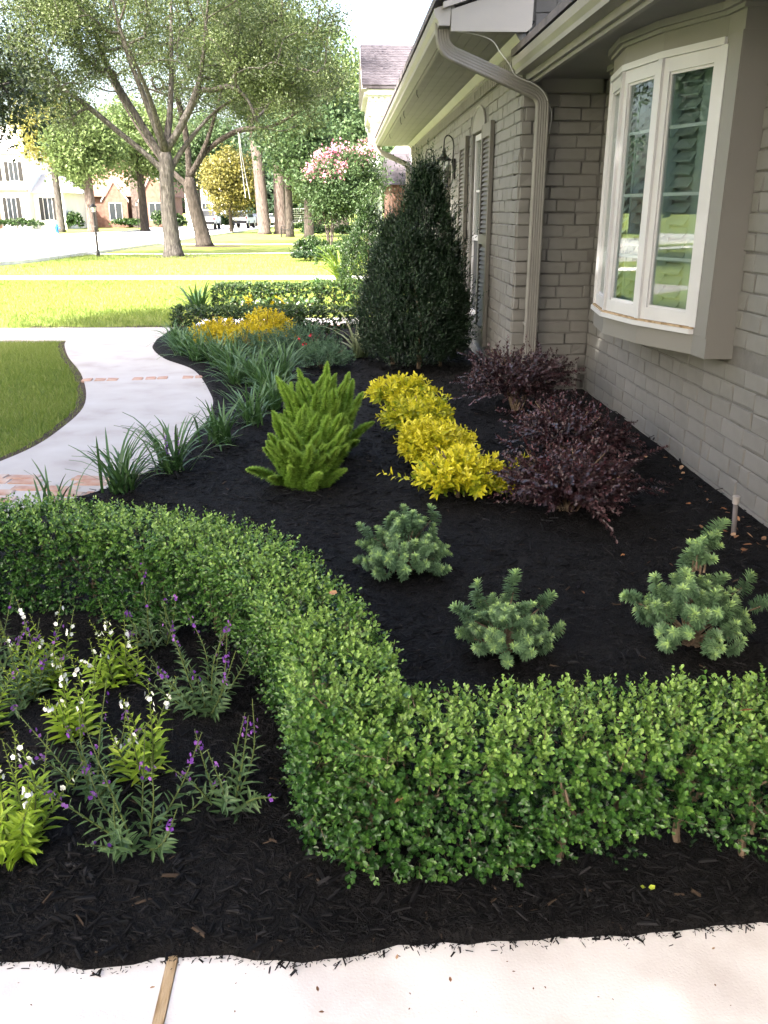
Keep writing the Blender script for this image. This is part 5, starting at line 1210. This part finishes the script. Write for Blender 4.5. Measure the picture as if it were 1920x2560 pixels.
np_('shutter', [box(3.15,3.19,34.9,35.4,.9,3.0)], M['black_metal'])

# ------------------------------------------------------------------ houses across the street
def far_house(name, label, x0, x1, y, dep, z0_, ze, zr, wm, rm, rot=0.0, hip=1.5):
    root = empty(name, (x0, y, 0), label, 'house', 'houses across the street')
    add('wall', [box(x0, x1, y, y+dep, -.1, ze)], M[wm], root)
    V = np.array([[x0-.4,y-.5,ze],[x1+.4,y-.5,ze],[x1+.4,y+dep+.4,ze],[x0-.4,y+dep+.4,ze],[x0+hip,y+dep/2,zr],[x1-hip,y+dep/2,zr]])
    add('roof', [(V, [(0,1,5,4),(1,2,5),(2,3,4,5),(3,0,4),(3,2,1,0)])], M[rm], root)
    return root
def win_far(root, x, z, w_, h_, y, shutters=True, arch=False):
    f = add('window', [box(x-w_/2-.05, x+w_/2+.05, y-.05, y, z-.05, z+h_+.05)], M['white'], root)
    add('pane', [box(x-w_/2, x-.03, y-.062, y-.051, z, z+h_), box(x+.03, x+w_/2, y-.062, y-.051, z, z+h_)], M['glass_dark'], f)
    if shutters:
        for s in (-1, 1): add('shutter', [box(x+s*(w_/2+.25)-.17, x+s*(w_/2+.25)+.17, y-.08, y-.001, z-.05, z+h_+.05)], M['black_metal'], root)
M['roof_lt'] = noisy('pale_roof', [(.40,.37,.35),(.48,.45,.42)], 2, .9, .2, 30)
hw = far_house('white_house', 'large white two-storey house with dark shutters and arched porch, far left', -46, -30.6, 90, 10, 0, 6.9, 9.8, 'stucco', 'roof_lt')
add('wing', [box(-30.58, -27.6, 91.5, 99, -.1, 3.4)], M['stucco'], hw)
V = np.array([[-30.6,91,3.4],[-27.2,91,3.4],[-27.2,99.4,3.4],[-30.6,99.4,3.4],[-30.6,95,5.2],[-28.6,95,5.2]])
add('wing_roof', [(V, [(0,1,5,4),(1,2,5),(2,3,4,5),(3,2,1,0),(0,4,3)])], M['roof_lt'], hw)
for x in (-38.5,-35.4,-33.6,-31.6): win_far(hw, x, 4.5, .8, 1.6, 90)
for x in (-32.2,-29.2): win_far(hw, x, .9, .8, 2.0, 90 if x < -30.6 else 91.5)
add('belt_course', [box(-46.1,-30.5,89.85,89.999,3.45,3.65)], M['housebrick'], hw)
for x in (-36.6,-35.1,-33.8):
    po = add('porch_arch', [prism([(x-.42,.1),(x+.42,.1),(x+.42,2.3)]+[(x+.42*math.cos(a),2.3+.42*math.sin(a)) for a in np.linspace(0,math.pi,8)]+[(x-.42,2.3)], 1, 89.93, 89.998)], mat('porch_shade', (.16,.10,.07), .8), hw)
    add('door', [box(x-.2,x+.2,89.90,89.928,.12,2.1)], M['black_metal'], po)
ht = far_house('tudor_house', 'brown brick tudor house with steep front gables behind the lamp post', -27.8, -19.2, 101, 9, 0, 3.2, 8.2, 'housebrick', 'housebrick', hip=.2)
for (x, w_, zt) in ((-24.6,1.3,4.6),(-20.3,1.6,5.6)):
    ga = add('gable', [prism([(x-w_,-.1),(x+w_,-.1),(x+w_,2.7),(x,zt),(x-w_,2.7)], 1, 99.6, 101.2)], M['housebrick'], ht)
    add('barge_board', [prism([(x-w_-.2,2.55),(x,zt+.1),(x+w_+.2,2.55),(x+w_+.2,2.8),(x,zt+.4),(x-w_-.2,2.8)], 1, 99.45, 99.59)], M['trim_light'], ht)
    win_far(ht, x, .8, 1.3, 1.7, 99.6, False)
add('chimney', [box(-22.9,-21.9,99.9,100.9,-.1,8.8)], M['pine_bark'], ht)
hf = far_house('gabled_house', 'white gabled house beyond the tudor one, partly behind oak trunk', -19.5, -14.6, 114, 10, 0, 4.9, 7.4, 'stucco', 'shingle_far')
add('dormer', [prism([(-19.0,3.0),(-17.9,3.0),(-17.9,4.3),(-18.45,5.0),(-19.0,4.3)], 1, 113.4, 114.1)], M['stucco'], hf)
for x in (-18.6,-17.0,-15.6): win_far(hf, x, .8, .8, 1.8, 114, False)
hg = far_house('cottage', 'low red brick cottage far down the street behind the trees', -13.5, -9.8, 128, 8, 0, 3.0, 5.2, 'housebrick', 'shingle_far')
for x in (-12.6,-10.8): win_far(hg, x, .8, .8, 1.4, 128, False)
for q, (x, y, rx, rz, lab) in enumerate(((-31.5,88.6,2.6,.75,'trimmed green hedge along the white house front'),(-36.3,88.2,1.1,.9,'pale shrub at the white house porch'),(-19.3,98.4,1.2,1.6,'dark round shrub right of the tudor gable'),(-17.4,95,1.3,1.3,'feathery light green shrub across the street'),(-23.0,98.6,2.2,.7,'low shrubs beneath the tudor house windows'),(-15.6,108,1.1,2.2,'round clipped dark bush before the white gabled house'),(-13.0,99,.9,1.2,'green bush at kerb between oak trunks'),(-27.0,92,1.0,1.5,'brownish shrub beside the white house wing'))):
    shrub('leafy_shrub', (x, y, .3), (rx, .8, rz), 260, 'box_far' if q not in (1, 3) else 'holly', lab, 'shrub', .28, .16, .25, 6, DIAM, seed=110+q, group='shrubs across the street', twigs=0, low=.0)

hx = far_house('brick_house', 'low brick house west of the street bend, mirrored in the window', -50, -38, 54, 9, 0, 3.0, 6.4, 'housebrick', 'shingle_far')
for x in (-47.5,-44,-41): win_far(hx, x, .8, 1.2, 1.5, 54, False)

# ------------------------------------------------------------------ street furniture
def lamp_post(x, y, h, label):
    r0 = empty('lamp_post', (x, y, 0), label, 'lamp post', 'lamp posts')
    add('post', [lathe([(.07,-.02),(.07,.12),(.045,.16),(.042,h*.55),(.055,h*.56),(.04,h*.58),(.036,h*.82),(.05,h*.83),(.02,h*.84)], (x,y,0), 10)], M['black_metal'], r0)
    add('lantern_glass', [lathe([(.075,h*.845),(.115,h*.935)], (x,y,0), 6)], mat('frosted_glass', (.75,.73,.70), .3), r0)
    mb = MB()
    for a in range(6):
        t = a*math.pi/3; mb.tube([(x+.08*math.cos(t),y+.08*math.sin(t),h*.84),(x+.12*math.cos(t),y+.12*math.sin(t),h*.94)], .008, 4)
    add('lantern_cage', mb, M['black_metal'], r0)
    add('cap', [lathe([(.15,h*.937),(.13,h*.95),(.06,h*.985),(.02,h),(.012,h*1.02)], (x,y,0), 8)], M['black_metal'], r0)
lamp_post(-9.35, 34.5, 1.88, 'black garden lamp post leaning slightly at the lawn edge by the street')
lamp_post(-20.6, 92.0, 2.6, 'small distant black lamp post across the street')
hy = empty('fire_hydrant', (-23.0, 73.5, 0), 'small blue fire hydrant on the pale verge across the street', 'hydrant')
M['blue'] = mat('hydrant_blue', (.03,.17,.50), .4)
add('barrel', [lathe([(.17,0),(.17,.06),(.12,.08),(.12,.42),(.16,.44),(.16,.50),(.13,.52),(.12,.62),(.07,.70),(.03,.74),(.03,.78)], (-23.0,73.5,0), 12)], M['blue'], hy)
add('outlet', [tube([(-23.26,73.5,.36),(-22.74,73.5,.36)], .065, 10)], M['blue'], hy)
add('outlet', [tube([(-23.0,73.2,.33),(-23.0,73.5,.33)], .085, 10)], M['blue'], hy)
ch = empty('garden_chair', (-3.75, 60, 0), 'black metal garden chair standing on the lawn before the pines', 'chair')
for (x, y) in ((-4.05,59.75),(-3.45,59.75),(-4.05,60.3),(-3.45,60.3)): add('leg', [tube([(x,y,0),(x,y,.55)], .03, 6)], M['black_metal'], ch)
add('seat', [box(-4.1,-3.4,59.7,60.35,.45,.50)], M['black_metal'], ch)
add('backrest', MB().tube([(-3.45,59.75,.45),(-3.25,59.75,1.05)], .03, 6).tube([(-3.45,60.3,.45),(-3.25,60.3,1.05)], .03, 6).box(-3.40,-3.30,59.78,60.28,.62,.98), M['black_metal'], ch)
add('armrest', MB().tube([(-4.08,59.75,.5),(-4.02,59.75,.72),(-3.38,59.75,.72)], .025, 6), M['black_metal'], ch)
add('armrest', MB().tube([(-4.08,60.3,.5),(-4.02,60.3,.72),(-3.38,60.3,.72)], .025, 6), M['black_metal'], ch)
gl = empty('soccer_goal', (-4.6, 90, 0), 'white framed soccer goal with net behind the pines', 'goal')
add('frame', MB().tube([(-6.3,90,0),(-6.3,90,1.9),(-2.9,90,1.9),(-2.9,90,0)], .07, 6).tube([(-6.3,90,1.9),(-6.3,91.2,0)], .05, 5).tube([(-2.9,90,1.9),(-2.9,91.2,0)], .05, 5), M['white'], gl)
mb = MB()
for q in range(1, 17): mb.tube([(-6.3+q*.2,90,1.9),(-6.3+q*.2,91.2,0)], .012, 3)
for q in range(1, 9): mb.tube([(-6.3,90+1.2*q/9,1.9-1.9*q/9),(-2.9,90+1.2*q/9,1.9-1.9*q/9)], .012, 3)
add('net', mb, M['white'], gl)
rp = empty('rope_swing', (-4.85, 44.9, 5.4), 'two pale swing ropes dangling from the dark oak limb', 'rope')
add('rope', [tube(spline([(-4.92,44.9,5.35),(-4.86,44.9,4.0),(-4.72,44.9,2.25)], 5), .018, 5)], M['white'], rp)
add('rope', [tube(spline([(-4.90,45.0,5.35),(-4.78,45.0,4.0),(-4.52,45.0,2.2)], 5), .018, 5)], M['white'], rp)

# ------------------------------------------------------------------ vehicles
M['carwhite'] = mat('white_car_paint', (.78,.78,.78), .25, .5)
M['cardark'] = mat('dark_car_paint', (.03,.03,.035), .25, .5)
M['tyre'] = mat('tyre', (.012,.012,.012), .8)
M['rim'] = mat('wheel_rim', (.5,.5,.52), .3, .5, .8)
M['tail'] = mat('tail_lamp', (.45,.02,.02), .3, .5)
def vehicle(name, label, x, y, w_, prof, glassband, wheels, paint, tails, rot=0, bumper=None, wr=.38):
    """prof: side profile (along, z); local axes: along = +y"""
    root = empty(name, (x, y, 0), label, 'car'); root.rotation_euler = (0, 0, rot)
    # rounded body: three profile slices, the outer ones pulled in
    n = len(prof); pr = np.array(prof); c = pr.mean(0)
    V = []
    for (s, k) in ((-.5, .94), (-.44, 1.0), (.44, 1.0), (.5, .94)):
        tap = np.where(pr[:, 1] > 1.15, .80, 1.0)
        V.append(np.c_[w_*s*tap, (pr[:, 0]-c[0])*k+c[0], (pr[:, 1]-c[1])*k+c[1]])
    V = np.vstack(V); F = [tuple(range(n)), tuple(3*n+q for q in range(n))[::-1]]
    for s in range(3):
        for q in range(n): F.append((s*n+q, (s+1)*n+q, (s+1)*n+(q+1) % n, s*n+(q+1) % n))
    add('body', [(V, F)], M[paint], root, local=True)
    for (a0, z0_, a1, z1_, kind) in glassband:
        if kind == 'rear': add('window', [(np.array([[-w_*.40,a0,z0_],[w_*.40,a0,z0_],[w_*.34,a1,z1_],[-w_*.34,a1,z1_]])+np.array([0,-.03,0]), [(0,1,2,3)])], M['glass_dark'], root, local=True)
        else:
            for s in (-1, 1): add('window', [(np.array([[s*w_*.505,a0,z0_],[s*w_*.505,a1,z0_],[s*w_*.43,a1-.2,z1_],[s*w_*.43,a0+.2,z1_]]), [(0,1,2,3)])], M['glass_dark'], root, local=True)
    for a in wheels:
        for s in (-1, 1):
            wh = add('wheel', [tube([(s*w_*.5-s*.24,a,wr),(s*w_*.5+s*.01,a,wr)], wr, 18)], M['tyre'], root, local=True)
            add('rim', [tube([(s*w_*.5,a,wr),(s*w_*.5+s*.018,a,wr)], wr*.62, 14)], M['rim'], wh, local=True)
    for (zx, z0_, z1_, a) in tails:
        for s in (-1, 1): add('tail_light', [box(min(s*zx, s*(zx+.12)), max(s*zx, s*(zx+.12)), a-.06, a+.05, z0_, z1_)], M['tail'], root, local=True)
    if bumper: add('bumper', [box(-w_*.47, w_*.47, bumper[0]-.10, bumper[0]+.05, bumper[1], bumper[2])], M['cardark'], root, local=True)
    return root
PICK = [(-2.8,.55),(-2.8,1.12),(-.75,1.15),(-.65,1.75),(-.4,1.86),(.7,1.86),(1.4,1.28),(2.6,1.12),(2.75,.9),(2.75,.5)]
SUVP = [(-2.4,.5),(-2.42,1.0),(-2.2,1.62),(-1.9,1.76),(.5,1.76),(1.2,1.2),(2.3,1.05),(2.45,.85),(2.45,.45)]
SED = [(-2.3,.45),(-2.35,.9),(-1.6,1.0),(-.9,1.42),(.3,1.45),(1.1,1.0),(2.2,.85),(2.3,.6),(2.3,.42)]
vehicle('pickup_truck', 'white pickup truck parked with its tail toward us, behind the oaks', -13.3, 90, 2.0, PICK, ((-.77,1.2,-.62,1.74,'rear'),(-.4,1.2,1.2,1.75,'side')), (-1.8,1.75), 'carwhite', ((.86,.85,1.1,-2.8),), rot=.03, bumper=(-2.8,.5,.72))
vehicle('parked_suv', 'white sport utility car parked beyond the pickup, partly behind the magnolia trunk', -10.6, 97, 1.9, SUVP, ((-2.4,1.08,-2.2,1.6,'rear'),(-1.8,1.1,1.0,1.65,'side')), (-1.5,1.45), 'carwhite', ((.80,.95,1.15,-2.4),), rot=-.10, bumper=(-2.42,.45,.75))
vehicle('parked_car', 'dark car with red tail lights parked beyond the white sport utility car', -9.6, 106, 1.8, SED, ((-1.65,1.02,-.95,1.38,'rear'),(-1.2,1.0,1.0,1.38,'side')), (-1.4,1.4), 'cardark', ((.62,.72,.88,-2.34),), rot=-.12, wr=.33)
vehicle('parked_car', 'white car farthest down the street near the leaning pine', -8.0, 112, 1.8, SED, ((-1.65,1.02,-.95,1.38,'rear'),(-1.2,1.0,1.0,1.38,'side')), (-1.4,1.4), 'carwhite', ((.62,.72,.88,-2.34),), rot=-.3, wr=.33)
vehicle('parked_car', 'pale car at the left picture edge, only its wheel showing', -19.0, 43.5, 1.8, SED, ((-1.65,1.02,-.95,1.38,'rear'),(-1.2,1.0,1.0,1.38,'side')), (-1.45,1.45), 'carwhite', ((.62,.72,.88,-2.34),), rot=R(93), wr=.36)
